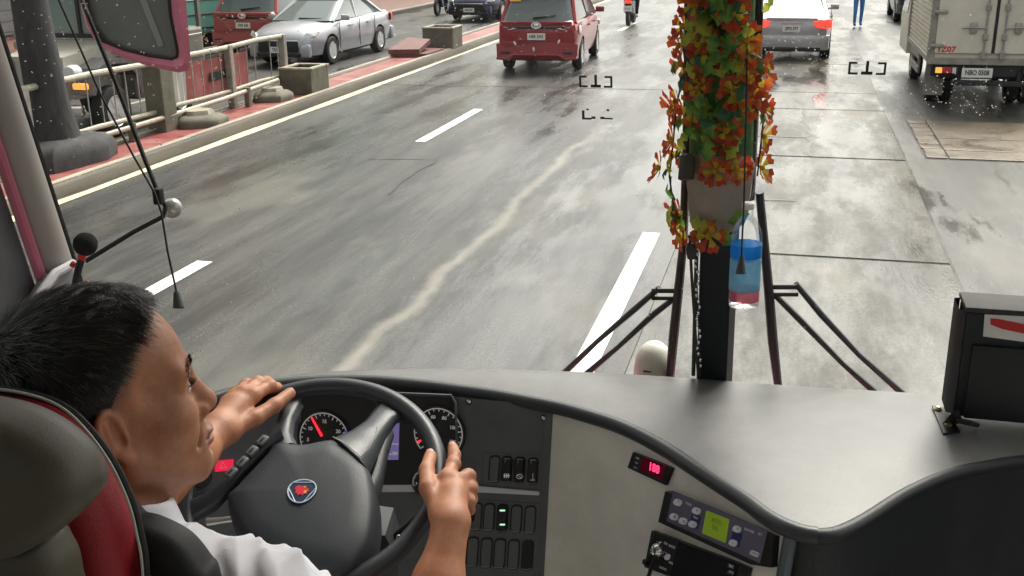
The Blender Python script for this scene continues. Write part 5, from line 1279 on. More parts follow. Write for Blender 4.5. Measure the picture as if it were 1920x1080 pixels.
# blind rods, suction knob, cords and weights
t = thing('blind_rod', 'bent black rod down the windscreen with a clear suction knob', 'rod', at(320, 390, 1.95))
b = MB(); b.tube([at(112, -200, 1.98), at(150, -8, 1.96), at(215, 150, 1.95), at(270, 295, 1.94), at(298, 365, 1.93), at(311, 388, 1.93), at(306, 406, 1.925), at(250, 435, 1.90), at(160, 490, 1.87)], .0042, 8); b.build('rod', RUBBER, t)
b = MB(); n = Vector((.25, -.95, -.18)).normalized(); M = n.to_track_quat('Z', 'Y').to_matrix(); b.lathe([(.018, -.008), (.019, 0), (.016, .008), (.009, .013), (1e-4, .014)], at(322, 391, 1.96), M, 20); b.build('suction_knob', mat('clear_knob', (.55, .56, .55), .12, metal=.3), t)
b = MB(); b.bbox(at(297, 368, 1.92), (.016, .016, .03), .004); b.build('clamp', RUBBER, t)
WGT = mat('cord_weight', (.05, .055, .06), .5)
def cord(label, pts, d, top, bot, w0, w1, m=None):
    t = thing('blind_pull', label, 'cord', at(*bot, d), 'blind cords')
    b = MB(); b.tube([at(x, y, d) for x, y in pts], .0019, 6); b.build('string', RUBBER, t)
    b = MB(); k = d/FPX; b.tube([at(*top, d), at(top[0]+(bot[0]-top[0])*.1, top[1]+(bot[1]-top[1])*.1, d), at(*bot, d), at(bot[0], bot[1]+1.5, d)], [w0*k*.6, w0*k, w1*k, w1*k*.8], 12); b.build('weight', m or WGT, t)
cord('thin pull cord with grey weight hanging in front of the left lane', [(60, -200), (110, 0), (190, 180), (250, 292), (290, 362), (303, 400), (314, 470), (331, 548)], 1.9, (331, 545), (335, 577), 6, 10.5)
cord('pull cord with black weight hanging in front of the bottle', [(1404, -150), (1399, 200), (1395, 376), (1390, 482)], 1.98, (1391, 476), (1389, 513), 4, 10)
cord('pull cord with dark weight among the left flowers', [(1292, -150), (1291, 100), (1289, 290)], 2.12, (1289, 288), (1286, 336), 14, 15, mat('weight_olive', (.06, .06, .045), .6))
t = thing('post_cable', 'loose cables and chain running down the left of the centre post', 'cable', on_ws(1308, 705, -.06))
b = MB(); b.tube([on_ws(1293, 440, -.07), on_ws(1297, 520, -.07), on_ws(1303, 610, -.07), on_ws(1309, 707, -.07)], .0035, 6); b.tube([on_ws(1303, 440, -.075), on_ws(1307, 540, -.07), on_ws(1311, 640, -.07), on_ws(1312, 707, -.07)], .002, 6); b.build('cable', mat('cable_brown', (.05, .04, .03), .5), t)
b = MB(); b.tube([on_ws(1295, 455, -.07), on_ws(1296, 466, -.07), on_ws(1297, 483, -.07)], [.006, .011, .010], 12); b.build('plug', WGT, t)
b = MB()
for k in range(22): b.ell(on_ws(1306+3*math.sin(k*1.3)+k*.25, 455+k*11, -.072), (.0034, .0034, .0045), None, 8, 6)
b.build('bead_chain', CHROME, t)['kind'] = 'stuff'
# microphone with foam ball
t = thing('microphone', 'gooseneck microphone with black foam ball and red ring', 'microphone', at(150, 545, 1.66))
b = MB(); b.ell(at(160, 458, 1.66), (.0185, .0185, .0185), None, 24, 16); b.build('foam_ball', mat('foam_black', (.012, .013, .014), .95, bump=.8, bscale=700), t)
b = MB(); b.tube([at(155, 474, 1.66), at(152, 488, 1.66)], .0062, 12); b.build('ring', mat('ring_red', (.6, .03, .025), .4), t)
b = MB(); b.tube([at(152, 488, 1.66), at(147, 505, 1.66), at(141, 535, 1.66), at(138, 600, 1.66)], [.0055, .006, .006, .007], 10); b.build('neck', RUBBER, t)
b = MB(); b.tube([at(134, 494, 1.67), at(141, 498, 1.67)], .005, 8); b.tube([at(160, 528, 1.68), at(172, 540, 1.68)], .004, 8); b.build('red_cable_end', mat('ring_red', (.6, .03, .025), .4), t)
# water bottle hanging by the post
bp = on_y(1394, 575, 2.08); top_ = on_y(1403, 385, 2.08); ax = (top_-bp); L_ = ax.length; M = ax.to_track_quat('Z', 'Y').to_matrix(); br = .0305
t = thing('water_bottle', 'clear plastic bottle with blue and pink bands hung beside the post', 'bottle', bp)
def lat(prof): b = MB(); b.lathe([(r*br, h*L_) for r, h in prof], bp, M, 26); return b
lat([(.0, .0), (.8, .0), (.95, .015), (1, .05), (1, .66), (.96, .72), (.8, .80), (.55, .87), (.36, .90), (.34, .97)]).build('shell', pane('bottle_plastic', (.98, .985, .985), .08, .45), t)
lat([(.0, .07), (.97, .075), (.97, .19), (0, .19)]).build('pink_layer', translucent('pink_layer', (.85, .30, .38), .6, .45, .2), t)
lat([(.0, .195), (.97, .195), (.97, .50), (0, .50)]).build('water', translucent('pale_blue_water', (.62, .78, .86), .6, .6, .2), t)
lat([(1.01, .18), (1.012, .19), (1.012, .47), (1.01, .48)]).build('label', translucent('label_blue', (.40, .70, .84), .6, .35, .3, (.55, .76, .85), 60), t)
lat([(.0, .505), (.985, .505), (1.015, .51), (1.015, .63), (.985, .635), (0, .635)]).build('blue_band', translucent('band_blue', (.03, .38, .80), .6, .15, .2), t)
lat([(.36, .965), (.38, .97), (.38, 1.02), (.3, 1.03), (0, 1.03)]).build('cap', WHITE, t)
b = MB(); b.tube([on_y(1404, 388, 2.08), on_y(1409, 370, 2.1), on_y(1414, 345, 2.14)], .002, 5); b.build('tie', RUBBER, t)
# leather pouch on a bracket, right
q = on_z(1790, 800, ZR+.006); t = thing('leather_pouch', 'black leather document pouch with a white and red card, right end of dash', 'pouch', q)
PL = mat('pouch_leather', (.016, .02, .022), .4, bump=.2, bscale=260, noise=.2)
py_ = 2.13
A = on_y(1812, 585, py_); Bq = on_y(1812, 783, py_)
x0, x1, z0, z1 = A.x, A.x+.36, Bq.z, A.z
b = MB(); b.bbox(((x0+x1)/2, py_+.045, (z0+z1)/2), (x1-x0, .09, z1-z0), .008); b.build('case', PL, t)
b = MB(); b.bbox(((x0+x1)/2, py_+.045, z1+.006), (x1-x0+.006, .1, .012), .005); b.build('top_edge', mat('pouch_grey_edge', (.05, .048, .046), .75, noise=.2), t)
b = MB(); b.loft([[(x0-.0, py_+y, z0+.005), (x0-.0, py_+y+.0, z1)] for y in (.0,)] + [[(x0-.012, py_+.02, z0), (x0-.012, py_+.02, z1)], [(x0-.012, py_+.085, z0), (x0-.012, py_+.085, z1)], [(x0, py_+.09, z0), (x0, py_+.09, z1)]], False, False); b.build('gusset', mat('pouch_grey_edge2', (.035, .035, .034), .7), t)
b = MB(); b.bbox(((x0+x1)/2+.008, py_-.004, z0+(z1-z0)*.36), (x1-x0-.02, .012, (z1-z0)*.70), .004); b.build('pocket', PL, t)
cd = [on_y(x, y, py_-.002) for x, y in ((1846, 589), (1990, 596), (1990, 650), (1843, 630))]
b = MB(); b.prism(cd, (0, -.002, 0)); card = b.build('card', WHITE, t, smooth=False)
b = MB(); b.prism([on_y(x, y, py_-.0045) for x, y in ((1857, 597), (1872, 598), (1990, 622), (1990, 640), (1880, 617), (1857, 608))], (0, -.0008, 0)); b.build('red_stripe', PRINT_R, card, smooth=False)
b = MB(); P4 = [on_z(x, y, ZR+.006) for x, y in ((1747, 763), (1772, 766), (1800, 812), (1768, 815))]; b.prism(P4, (0, 0, .004)); b.build('bracket_plate', BLACK, t, smooth=False)
b = MB(); b.prism([on_z(1768, 793, ZR+.01), on_z(1796, 795, ZR+.01), on_z(1786, 772, ZR+.075)], (.012, .02, .0)); b.tube([on_z(1785, 785, ZR+.03), on_z(1812, 792, ZR+.03), on_z(1832, 796, ZR+.012)], .006, 8); b.tube([on_z(1790, 770, ZR+.02), Vector((x0+.02, py_+.03, z0+.03))], .008, 8); b.build('bracket_arm', BLACK, t, smooth=False)
for x, y in ((1778, 797), (1759, 768)): b = MB(); b.lathe([(.008, 0), (.008, .003), (.004, .007), (1e-4, .007)], on_z(x, y, ZR+.0105), None, 12); b.build('bolt', mat('brass', (.6, .55, .3), .3, metal=.8), t)
# raindrops on the outside of the glass
b = MB(); rnd = random.Random(5)
def drop(px, py, s):
    r = ray(px, py); y = 2.2
    for _ in range(12):
        p = EYE+r*(y/r.y); y = .5*y+.5*(ws_y(p.x, p.z)+.002)
    p = EYE+r*(y/r.y); e = s*y/FPX
    b.ell(p, (e*rnd.uniform(.7, 1.5), .0015, e*rnd.uniform(.6, 1.1)), None, 7, 5)
for _ in range(85): drop(rnd.gauss(110, 60), rnd.uniform(-40, 330), rnd.choice((.7, 1, 1.4, 2.2)))
for _ in range(70): drop(rnd.uniform(60, 350), rnd.uniform(-30, 330), rnd.uniform(.8, 2.4))
for _ in range(60): drop(rnd.gauss(390, 30), rnd.gauss(110, 45), rnd.uniform(.7, 2.2))
for _ in range(110): drop(rnd.gauss(1805, 60), rnd.gauss(170, 30), rnd.uniform(.4, 1.15))
for _ in range(60): drop(rnd.uniform(950, 1120), rnd.uniform(20, 170), rnd.uniform(.4, 1.1))
for _ in range(55): drop(rnd.uniform(1430, 1560), rnd.uniform(60, 140), rnd.uniform(.6, 1.4))
for _ in range(90): drop(rnd.uniform(350, 1280), rnd.uniform(0, 690), rnd.uniform(.5, 1.6))
for _ in range(60): drop(rnd.uniform(1400, 1900), rnd.uniform(0, 720), rnd.uniform(.5, 1.4))
for _ in range(40): drop(rnd.gauss(850, 30), rnd.gauss(45, 40), rnd.uniform(.6, 1.6))
o = b.build('raindrops', mat('rain_drop', (.85, .87, .87), .08, trans=.55, ior=1.33, coat=.5), None); tag(o, 'small raindrops scattered over the outside of the windscreen', 'raindrops'); o['kind'] = 'stuff'  # whitish colour stands in for bright reflections in the drops

# ================================================================== FLOWER GARLAND ON THE POST
t = thing('flower_garland', 'artificial garland of orange flowers and green leaves round the centre post', 'garland', on_ws(1350, 460, -.06))
PET = [translucent('petal_red', (.33, .03, .025), .3, 0, .6, (.52, .10, .02), 40), translucent('petal_orange', (.64, .2, .025), .45, 0, .6, (.55, .07, .03), 40), translucent('petal_yellow', (.66, .46, .04), .45, 0, .6)]
LFM = [translucent('leaf_lime', (.6, .64, .09), .5, 0, .5, (.36, .5, .08), 25), translucent('leaf_mid', (.26, .5, .09), .45, 0, .5, (.07, .2, .05), 25), translucent('leaf_sea', (.06, .19, .10), .4, 0, .5)]
def flower_mesh(seed):
    r = random.Random(seed); b = MB(); n = r.choice((5, 6, 6, 7)); S = .040
    for k in range(n):
        a = 2*PI*k/n+r.uniform(-.15, .15); w = r.uniform(.42, .56); l = S*r.uniform(.85, 1.12); up = r.uniform(.15, .5)
        def p(t, s_, z): c = a+s_*w; return (math.cos(c)*l*t, math.sin(c)*l*t, z*S*up)
        b.mi = 2 if r.random() < .6 else 1
        b.add([p(.05, 0, 0), p(.6, -.75, .62), p(.6, .75, .62), p(.68, 0, .5)], [(0, 1, 3), (0, 3, 2)])
        b.mi = r.choice((0, 0, 1))
        v = [p(.6, -.75, .62), p(.68, 0, .5), p(.6, .75, .62), p(.85, -.95, .95), p(.98, -.45, 1.1), p(.88, -.1, .9), p(1.05, .25, 1.05), p(.86, .9, .95)]
        b.add(v, [(0, 3, 4, 5, 1), (1, 5, 6, 7, 2)])
    b.mi = 2; b.ell((0, 0, S*.12), (S*.2, S*.2, S*.16), None, 8, 5)
    o = b.build('flower', PET, None, smooth=False, fix=False); me = o.data; bpy.data.objects.remove(o); return me
def leaf_mesh(seed, S=.05):
    r = random.Random(seed); b = MB(); pts = [(0, 0), (.3, .28), (.42, .12), (.62, .38), (.72, .2), (1, 0)]
    vs = [(x*S, y*S*1.1, S*.18*math.sin(x*3)-abs(y)*S*.35) for x, y in pts]+[(x*S, -y*S*1.1, S*.18*math.sin(x*3)-abs(y)*S*.35) for x, y in pts[1:-1]]
    vs.append((.3*S, 0, S*.2)); vs.append((.65*S, 0, S*.2))
    b.add(vs, [(0, 10, 1), (1, 10, 2), (2, 10, 11), (2, 11, 3), (3, 11, 4), (4, 11, 5), (0, 6, 10), (6, 7, 10), (7, 11, 10), (7, 8, 11), (8, 9, 11), (9, 5, 11)])
    o = b.build('leaf', LFM[seed % 3], None, smooth=False, fix=False); me = o.data; bpy.data.objects.remove(o); return me
FM = [flower_mesh(k) for k in range(5)]; LM = [leaf_mesh(k, .042+.006*(k % 2)) for k in range(6)]
GI = Matrix.Translation(on_ws(1350, 460, -.06)).inverted()
def place(me, name, p, n, roll, s):
    q = n.to_track_quat('Z', 'Y').to_matrix() @ Matrix.Rotation(roll, 3, 'Z'); o = bpy.data.objects.new(name, me); COL.objects.link(o); o.parent = t; o.matrix_parent_inverse = GI
    M4 = q.to_4x4() @ Matrix.Scale(s, 4); M4.translation = p; o.matrix_basis = M4; return o
rnd = random.Random(21)
def gpos(px, py, out=0.0):
    """round the post: sideways from the sight line, bulging towards the inside"""
    u = (px-1352)/70.0; u = max(-1.35, min(1.2, u)); dep = .045+.075*math.sqrt(max(0, 1-(min(abs(u), 1))**2))+out
    return on_ws(px, py, -dep), Vector((u*.9, -1+abs(u)*.45, rnd.uniform(-.35, .35))).normalized()
FP = [(1372, 25), (1300, 8), (1283, 50), (1276, 85), (1280, 118), (1320, 75), (1328, 92), (1390, 105), (1322, 150), (1310, 165), (1270, 190), (1262, 205), (1280, 212), (1375, 170), (1395, 140), (1390, 205), (1435, 132), (1432, 205), (1430, 255), (1262, 262), (1275, 285), (1238, 315), (1340, 320), (1358, 270), (1380, 318), (1426, 315), (1362, 245), (1272, 395), (1268, 405), (1282, 425), (1330, 442), (1275, 440), (1405, 190), (1300, 205), (1398, 75), (1408, 160)]
for (x, y) in FP+[(rnd.uniform(1300, 1410), -rnd.uniform(10, 200)) for _ in range(10)]:
    p, n = gpos(x, y, rnd.uniform(-.012, .014)); place(FM[rnd.randrange(5)], 'flower', p, n, rnd.random()*6, rnd.uniform(.72, 1.05))
LP_ = [(1262, 140), (1285, 135), (1300, 120), (1268, 232), (1290, 245), (1258, 290), (1268, 305), (1252, 318), (1262, 370), (1258, 385), (1262, 378), (1280, 395), (1312, 430), (1330, 425), (1350, 430), (1360, 415), (1300, 420), (1285, 425), (1437, 180), (1435, 228), (1420, 100), (1430, 25), (1375, 82), (1358, 15), (1310, 35), (1330, 30), (1318, 225), (1335, 232), (1300, 215), (1375, 225), (1400, 20), (1360, 100), (1372, 95), (1302, 150), (1300, 100), (1305, 60), (1310, 130), (1408, 120)]
for (x, y) in LP_+[(rnd.uniform(1298, 1402), rnd.uniform(-180, 285)) for _ in range(85)]:
    p, n = gpos(x, y, rnd.uniform(-.01, .022)); place(LM[rnd.choice((0, 3, 0, 4, 1, 1, 4, 2))], 'leaf', p, n, rnd.random()*6, rnd.uniform(.75, 1.2))
b = MB(); b.tube([on_ws(x, y, -.05) for x, y in ((1275, 40), (1285, 120), (1268, 200), (1262, 270), (1255, 330), (1262, 380), (1282, 440))], .002, 6); b.tube([on_ws(x, y, -.05) for x, y in ((1430, 20), (1420, 140), (1432, 220), (1420, 330))], .002, 6); b.tube([on_ws(x, y, -.05) for x, y in ((1258, 330), (1257, 355), (1266, 375))], .0016, 6); b.build('stem', mat('stem_dark', (.03, .06, .035), .6), t)
b = MB(); rings = []
for (y, w) in ((-200, 52), (0, 52), (120, 50), (230, 52), (300, 52)):
    c = on_ws(1352, y, -.045); k = w*2.45/FPX; rings.append([c+Vector((math.cos(a)*k, -math.sin(a)*k*.9 if math.sin(a) > 0 else -math.sin(a)*k*.3, 0)) for a in [2*PI*j/16 for j in range(16)]])
b.loft(rings); b.build('green_wrap', mat('green_wrap', (.09, .24, .07), .7, col2=(.04, .12, .06), nscale=30, bump=.6, bscale=60), t)
b = MB(); rings = []
for (y, w, cx) in ((285, 46, 1350), (310, 54, 1352), (350, 54, 1350), (390, 50, 1348), (415, 46, 1345), (428, 38, 1340)):
    c = on_ws(cx, y, -.06); k = w*2.42/FPX; rings.append([c+Vector((math.cos(a)*k*(1+.05*math.sin(a*5+y)), -math.sin(a)*k*.95*(1+.06*math.sin(a*7+y*.05)) if math.sin(a) > 0 else -math.sin(a)*k*.3, .004*math.sin(3*a+y))) for a in [2*PI*j/28 for j in range(28)]])
b.loft(rings); b.build('cloth_pouch', mat('grey_cloth', (.30, .27, .22), .9, col2=(.42, .36, .31), nscale=9, bump=.5, bscale=40), t)
# ================================================================== DRIVER
def basis(yaw, pitch, roll=0):
    f = np.array([math.sin(yaw)*math.cos(pitch), math.cos(yaw)*math.cos(pitch), math.sin(pitch)]); r = np.cross(f, [0, 0, 1]); r /= np.linalg.norm(r); u = np.cross(r, f)
    return np.stack([math.cos(roll)*r+math.sin(roll)*u, f, -math.sin(roll)*r+math.cos(roll)*u], 1)
HC = np.array([-.758, .982, 2.322]); HM = basis(math.radians(39), math.radians(5), math.radians(5)); HS = 1.08
def skin_mat():
    M = bpy.data.materials.new('skin'); M.use_nodes = True; nt = M.node_tree; N = nt.nodes; L = nt.links; b = N['Principled BSDF']
    tc = N.new('ShaderNodeTexCoord')
    def nz(s, d=5):
        n = N.new('ShaderNodeTexNoise'); n.inputs['Scale'].default_value = s; n.inputs['Detail'].default_value = d; n.inputs['Roughness'].default_value = .65; L.new(tc.outputs['Object'], n.inputs['Vector']); return n.outputs[0]
    r = N.new('ShaderNodeValToRGB'); r.color_ramp.elements[0].position = .3; r.color_ramp.elements[1].position = .72
    r.color_ramp.elements[0].color = (.34, .135, .068, 1); r.color_ramp.elements[1].color = (.50, .225, .122, 1); L.new(nz(28), r.inputs[0])
    r2 = N.new('ShaderNodeMapRange'); r2.inputs[1].default_value = .58; r2.inputs[2].default_value = .72; r2.inputs[3].default_value = 0; r2.inputs[4].default_value = .35; L.new(nz(160, 3), r2.inputs[0])
    mx = N.new('ShaderNodeMix'); mx.data_type = 'RGBA'; L.new(r2.outputs[0], mx.inputs[0]); L.new(r.outputs[0], mx.inputs[6]); mx.inputs[7].default_value = (.30, .11, .06, 1)
    def over(prev, att, colr, amt, scale=0):
        at_ = N.new('ShaderNodeAttribute'); at_.attribute_name = att
        f = N.new('ShaderNodeMath'); f.operation = 'MULTIPLY'; f.inputs[1].default_value = amt; L.new(at_.outputs['Fac'], f.inputs[0]); src = f.outputs[0]
        if scale:
            r3 = N.new('ShaderNodeMapRange'); r3.inputs[1].default_value = .35; r3.inputs[2].default_value = .65; r3.inputs[3].default_value = .35; r3.inputs[4].default_value = 1.4; L.new(nz(scale, 4), r3.inputs[0])
            g = N.new('ShaderNodeMath'); g.operation = 'MULTIPLY'; L.new(src, g.inputs[0]); L.new(r3.outputs[0], g.inputs[1]); g.use_clamp = True; src = g.outputs[0]
        m = N.new('ShaderNodeMix'); m.data_type = 'RGBA'; L.new(src, m.inputs[0]); L.new(prev, m.inputs[6]); m.inputs[7].default_value = (*colr, 1); return m.outputs[2]
    c = over(mx.outputs[2], 'stubble', (.075, .055, .045), .85, 600); c = over(c, 'flush', (.40, .105, .055), .55, 60); c = over(c, 'crease', (.20, .075, .04), .7)
    L.new(c, b.inputs['Base Color']); b.inputs['Roughness'].default_value = .52
    b.inputs['Subsurface Weight'].default_value = .12; b.inputs['Subsurface Radius'].default_value = (.01, .004, .002); b.inputs['Subsurface Scale'].default_value = 1
    bp = N.new('ShaderNodeBump'); bp.inputs['Strength'].default_value = .22; bp.inputs['Distance'].default_value = .002; L.new(nz(420, 3), bp.inputs['Height']); L.new(bp.outputs[0], b.inputs['Normal'])
    return M
SKIN = skin_mat()
LIPM = mat('lip', (.33, .115, .075), .4)
V3 = lambda v: np.array(v, float)
def both(f, p):
    return f(p)
def head_sdf(p):
    """local head space: x right, y forward, z up"""
    q = p.copy(); q[:, 0] = np.abs(q[:, 0])
    d = s_ell(p, (0, -.014, .042), (.077, .099, .088))
    d = smin(d, s_ell(p, (0, .030, .045), (.066, .060, .062)), .03)
    d = smin(d, s_ell(p, (0, .034, -.022), (.060, .060, .074)), .03)
    d = smin(d, s_cap(q, (.056, .0, -.052), (.020, .074, -.094), .020, .016), .03)
    d = smin(d, s_ell(q, (.043, .056, -.020), (.026, .028, .027)), .022)          # cheeks
    d = smin(d, s_ell(p, (0, .074, -.058), (.034, .027, .030)), .02)
    d = smin(d, s_ell(p, (0, .083, -.092), (.023, .019, .018)), .018)
    d = smin(d, s_cap(q, (.048, .072, .029), (.008, .087, .026), .0105, .0115), .016)  # brow
    d = smax(d, -s_ell(q, (.034, .098, .006), (.019, .018, .0125)), .012)            # sockets
    d = smin(d, s_ell(q, (.033, .0745, .008), (.0150, .0140, .0125)), .004)          # lids
    d = smax(d, -s_ell(q, (.034, .099, .0065), (.0125, .026, .0042)), .0025)       # eye opening
    d = smin(d, s_cap(p, (0, .089, .016), (0, .107, -.024), .0095, .0130), .014)     # nose
    d = smin(d, s_ell(p, (0, .109, -.028), (.0145, .0125, .0115)), .008)
    d = smin(d, s_ell(q, (.0155, .0965, -.032), (.0088, .0105, .0085)), .007)
    d = smax(d, -s_ell(q, (.0085, .105, -.0405), (.0042, .006, .004)), .004)
    d = smax(d, -s_ell(p, (0, .103, -.047), (.004, .004, .006)), .006)
    d = smin(d, s_ell(p, (0, .0985, -.0575), (.023, .0115, .0066)), .004)            # lips
    d = smin(d, s_ell(p, (0, .0970, -.0695), (.0205, .0115, .0080)), .004)
    d = smax(d, -s_cap(q, (0, .1075, -.0635), (.024, .092, -.064), .0016, .0014), .004)
    d = smax(d, -s_ell(p, (0, .097, -.0795), (.016, .006, .004)), .007)
    # ear: a tilted shell with rim, hollow and lobe
    e = q-V3((.0765, -.014, -.003)); ca, sa = math.cos(.42), math.sin(.42)
    ex, ey = e[:, 0]*ca+e[:, 1]*sa, -e[:, 0]*sa+e[:, 1]*ca
    E = np.stack([ex, ey+.18*e[:, 2], e[:, 2]], 1)/.86
    ear = s_ell(E, (0, 0, .002), (.0062, .0185, .0315))
    ear = smin(ear, s_ell(E, (-.0005, .006, -.031), (.0058, .0085, .0105)), .010)
    ear = smax(ear, -s_ell(E, (.0078, .002, .004), (.0075, .0118, .0225)), .0025)
    A = np.linspace(-.9, 3.9, 15); pr = None
    for a0, a1 in zip(A[:-1], A[1:]):
        c = s_cap(E, (.003, .0165*math.cos(a0), .003+.029*math.sin(a0)), (.003, .0165*math.cos(a1), .003+.029*math.sin(a1)), -.0006+.0042, .0036)
        pr = c if pr is None else np.minimum(pr, c)
    ear = smin(ear, pr, .003)
    ear = smin(ear, s_cap(E, (.0035, -.006, -.012), (.0035, -.004, .018), .0026, .0030), .004)
    ear = smin(ear, s_ell(E, (.003, .0135, -.010), (.0045, .0050, .0065)), .004)
    ear = smax(ear, -s_ell(E, (.006, .0075, -.006), (.006, .0055, .009)), .003)
    d = smin(d, ear*.86, .006)
    d = smax(d, -s_cap(q, (.021, .0965, -.034), (.034, .080, -.062), .0026, .0020), .009)
    d = smax(d, -s_cap(q, (.018, .0935, -.006), (.040, .0765, -.008), .0018, .0014), .007)
    # folds and temples
    d = smax(d, -s_ell(q, (.078, .052, .030), (.012, .026, .024)), .016)
    d = smin(d, s_ell(p, (0, -.06, -.03), (.056, .04, .05)), .03)
    return d
R2H = lambda p: (p-HC) @ HM/HS
def h2w(v): return HC+HM @ (np.array(v)*HS)
NB = V3((-.752, .930, 2.165))                      # base of the neck
SR, SLf = V3((-.570, .965, 2.085)), V3((-.945, .965, 2.085))
def vw(v): return np.array([v.x, v.y, v.z])
W = lambda px, py, o: vw(wp(px, py, o))
# right hand on the rim
RWr = W(846, 985, .062)
RH = dict(idx=[W(838, 897, .044), W(850, 870, .030), W(852, 853, .018), W(849, 839, .006)],
          mid=[W(852, 903, .046), W(878, 893, .026), W(884, 912, -.004), W(872, 930, -.026)],
          rng=[W(858, 916, .046), W(882, 916, .022), W(884, 936, -.010), W(868, 950, -.030)],
          pin=[W(860, 932, .044), W(880, 940, .020), W(880, 956, -.006), W(866, 966, -.026)],
          thb=[W(826, 962, .052), W(803, 915, .050), W(800, 882, .036), W(807, 855, .024)])
FR = dict(idx=(.0124, .0113, .0104, .0095), mid=(.0124, .0114, .0104, .0094), rng=(.0118, .0108, .0098, .0088), pin=(.0108, .0097, .0088, .0078), thb=(.0165, .0146, .0127, .0110))
REl = vw(at(790, 1235, 1.62))
LWr = W(405, 812, .070)
LH = dict(idx=[W(474, 742, .058), W(506, 724, .040), W(518, 728, .012), W(515, 738, -.012)],
          mid=[W(457, 738, .060), W(484, 718, .038), W(500, 716, .006), W(500, 728, -.018)],
          rng=[W(440, 744, .056), W(462, 722, .030), W(478, 718, -.002), W(482, 730, -.024)],
          pin=[W(426, 756, .050), W(444, 734, .022), W(458, 732, -.006), W(464, 744, -.024)],
          thb=[W(432, 806, .062), W(478, 784, .050), W(515, 760, .040), W(543, 738, .028)])
LEl = vw(at(300, 905, 1.72))
def limb_sdf(Wr, H, El, p):
    k = .012
    hd = None
    for nm in ('idx', 'mid', 'rng', 'pin', 'thb'):
        J = H[nm]; R_ = FR[nm]; f = None
        for i in range(3):
            c = s_cap(p, J[i], J[i+1], R_[i], R_[i+1]); f = c if f is None else smin(f, c, .007)
        base = s_cap(p, Wr+(J[0]-Wr)*.25, J[0], .016 if nm != 'thb' else .0175, R_[0]*1.12)
        f = smin(f, base, .010)
        hd = f if hd is None else smin(hd, f, .0085 if nm != 'thb' else .012)
    pm = sum(H[n][0] for n in ('idx', 'mid', 'rng', 'pin'))/4
    hd = smin(hd, s_cap(p, Wr*.75+pm*.25, Wr*.25+pm*.75, .0215, .0200), .014)
    for nm in ('idx', 'mid', 'rng', 'pin'):                          # knuckles
        hd = smin(hd, s_ell(p, H[nm][0]+vw(WN)*.002, (.0115,)*3), .006)
        hd = smin(hd, s_ell(p, H[nm][1], (FR[nm][1]*1.03,)*3), .006)
    ax = (El-Wr)/np.linalg.norm(El-Wr)
    arm = s_cap(p, Wr, Wr+(El-Wr)*.45, .0275, .0385); arm = smin(arm, s_cap(p, Wr+(El-Wr)*.45, El, .0385, .0430), .02)
    return smin(hd, arm, .028)
def neck_sdf(p):
    n0 = h2w((0, -.03, -.05)); d = s_cap(p, n0, NB, .058, .066)
    d = smin(d, s_cap(p, h2w((0, .03, -.085)), NB+V3((.02, .03, -.01)), .036, .05), .03)
    return d
def body_sdf(p):
    d = head_sdf(R2H(p))*HS*.9
    d = smin(d, neck_sdf(p), .022)
    tr = s_ell(p, (-.757, .945, 1.90), (.185, .115, .24)); tr = smin(tr, s_cap(p, SR, SLf, .052, .052), .06)
    tr = smin(tr, s_cap(p, NB+V3((.06, 0, 0)), SR, .045, .045), .05); tr = smin(tr, s_cap(p, NB-V3((.06, 0, 0)), SLf, .045, .045), .05)
    d = smin(d, tr, .03)
    for S, E in ((SR, REl), (SLf, LEl)):
        d = smin(d, s_cap(p, S, E, .050, .040), .02)
    return d
def full_sdf(p):
    d = body_sdf(p)
    for Wr, H, E in ((RWr, RH, REl), (LWr, LH, LEl)):
        c = (Wr+E)/2; far = np.linalg.norm(p-c, axis=1) > .36
        l = np.full(len(p), .5); near = ~far
        if near.any(): l[near] = limb_sdf(Wr, H, E, p[near])
        d = smin(d, l, .012)
    return d
driver = thing('person', 'driver in white shirt turning his head right, both hands on the wheel', 'person', (-.757, .95, 1.62))
V, Fq = sdf_mesh(full_sdf, (-1.16, .74, 1.62), (-.36, 1.72, 2.50), .0024)
# fewer faces where cloth covers the body
me = np_mesh('body', V, Fq); me.materials.append(SKIN); me.materials.append(LIPM)
loc = R2H(V); 
lipv = (np.abs(loc[:, 0]) < .024) & (loc[:, 1] > .0935-.25*np.abs(loc[:, 0])) & (loc[:, 2] > -.077) & (loc[:, 2] < -.0525)
pm_ = lipv[Fq].sum(1) >= 3; me.polygons.foreach_set('material_index', pm_.astype(np.int32))
def attr(nm, v): a_ = me.attributes.new(nm, 'FLOAT', 'POINT'); a_.data.foreach_set('value', np.clip(v, 0, 1).astype(np.float32))
sm_ = lambda v, a, b_: np.clip((v-a)/(b_-a), 0, 1)**2*(3-2*np.clip((v-a)/(b_-a), 0, 1))
ax_ = np.abs(loc[:, 0]); inhead = np.linalg.norm(loc, axis=1) < .16
def stub_w():
    jaw = sm_(-loc[:, 2], .035, .07)*sm_(loc[:, 1], -.01, .03)*sm_(-loc[:, 2], .13, .10)
    lip_ = np.exp(-((loc[:, 2]+.046)/.007)**2)*sm_(.028-ax_, 0, .01)*(loc[:, 1] > .08)
    hl_ = None
    return jaw, lip_
JW, LW = stub_w()
body = link('body', me, driver)
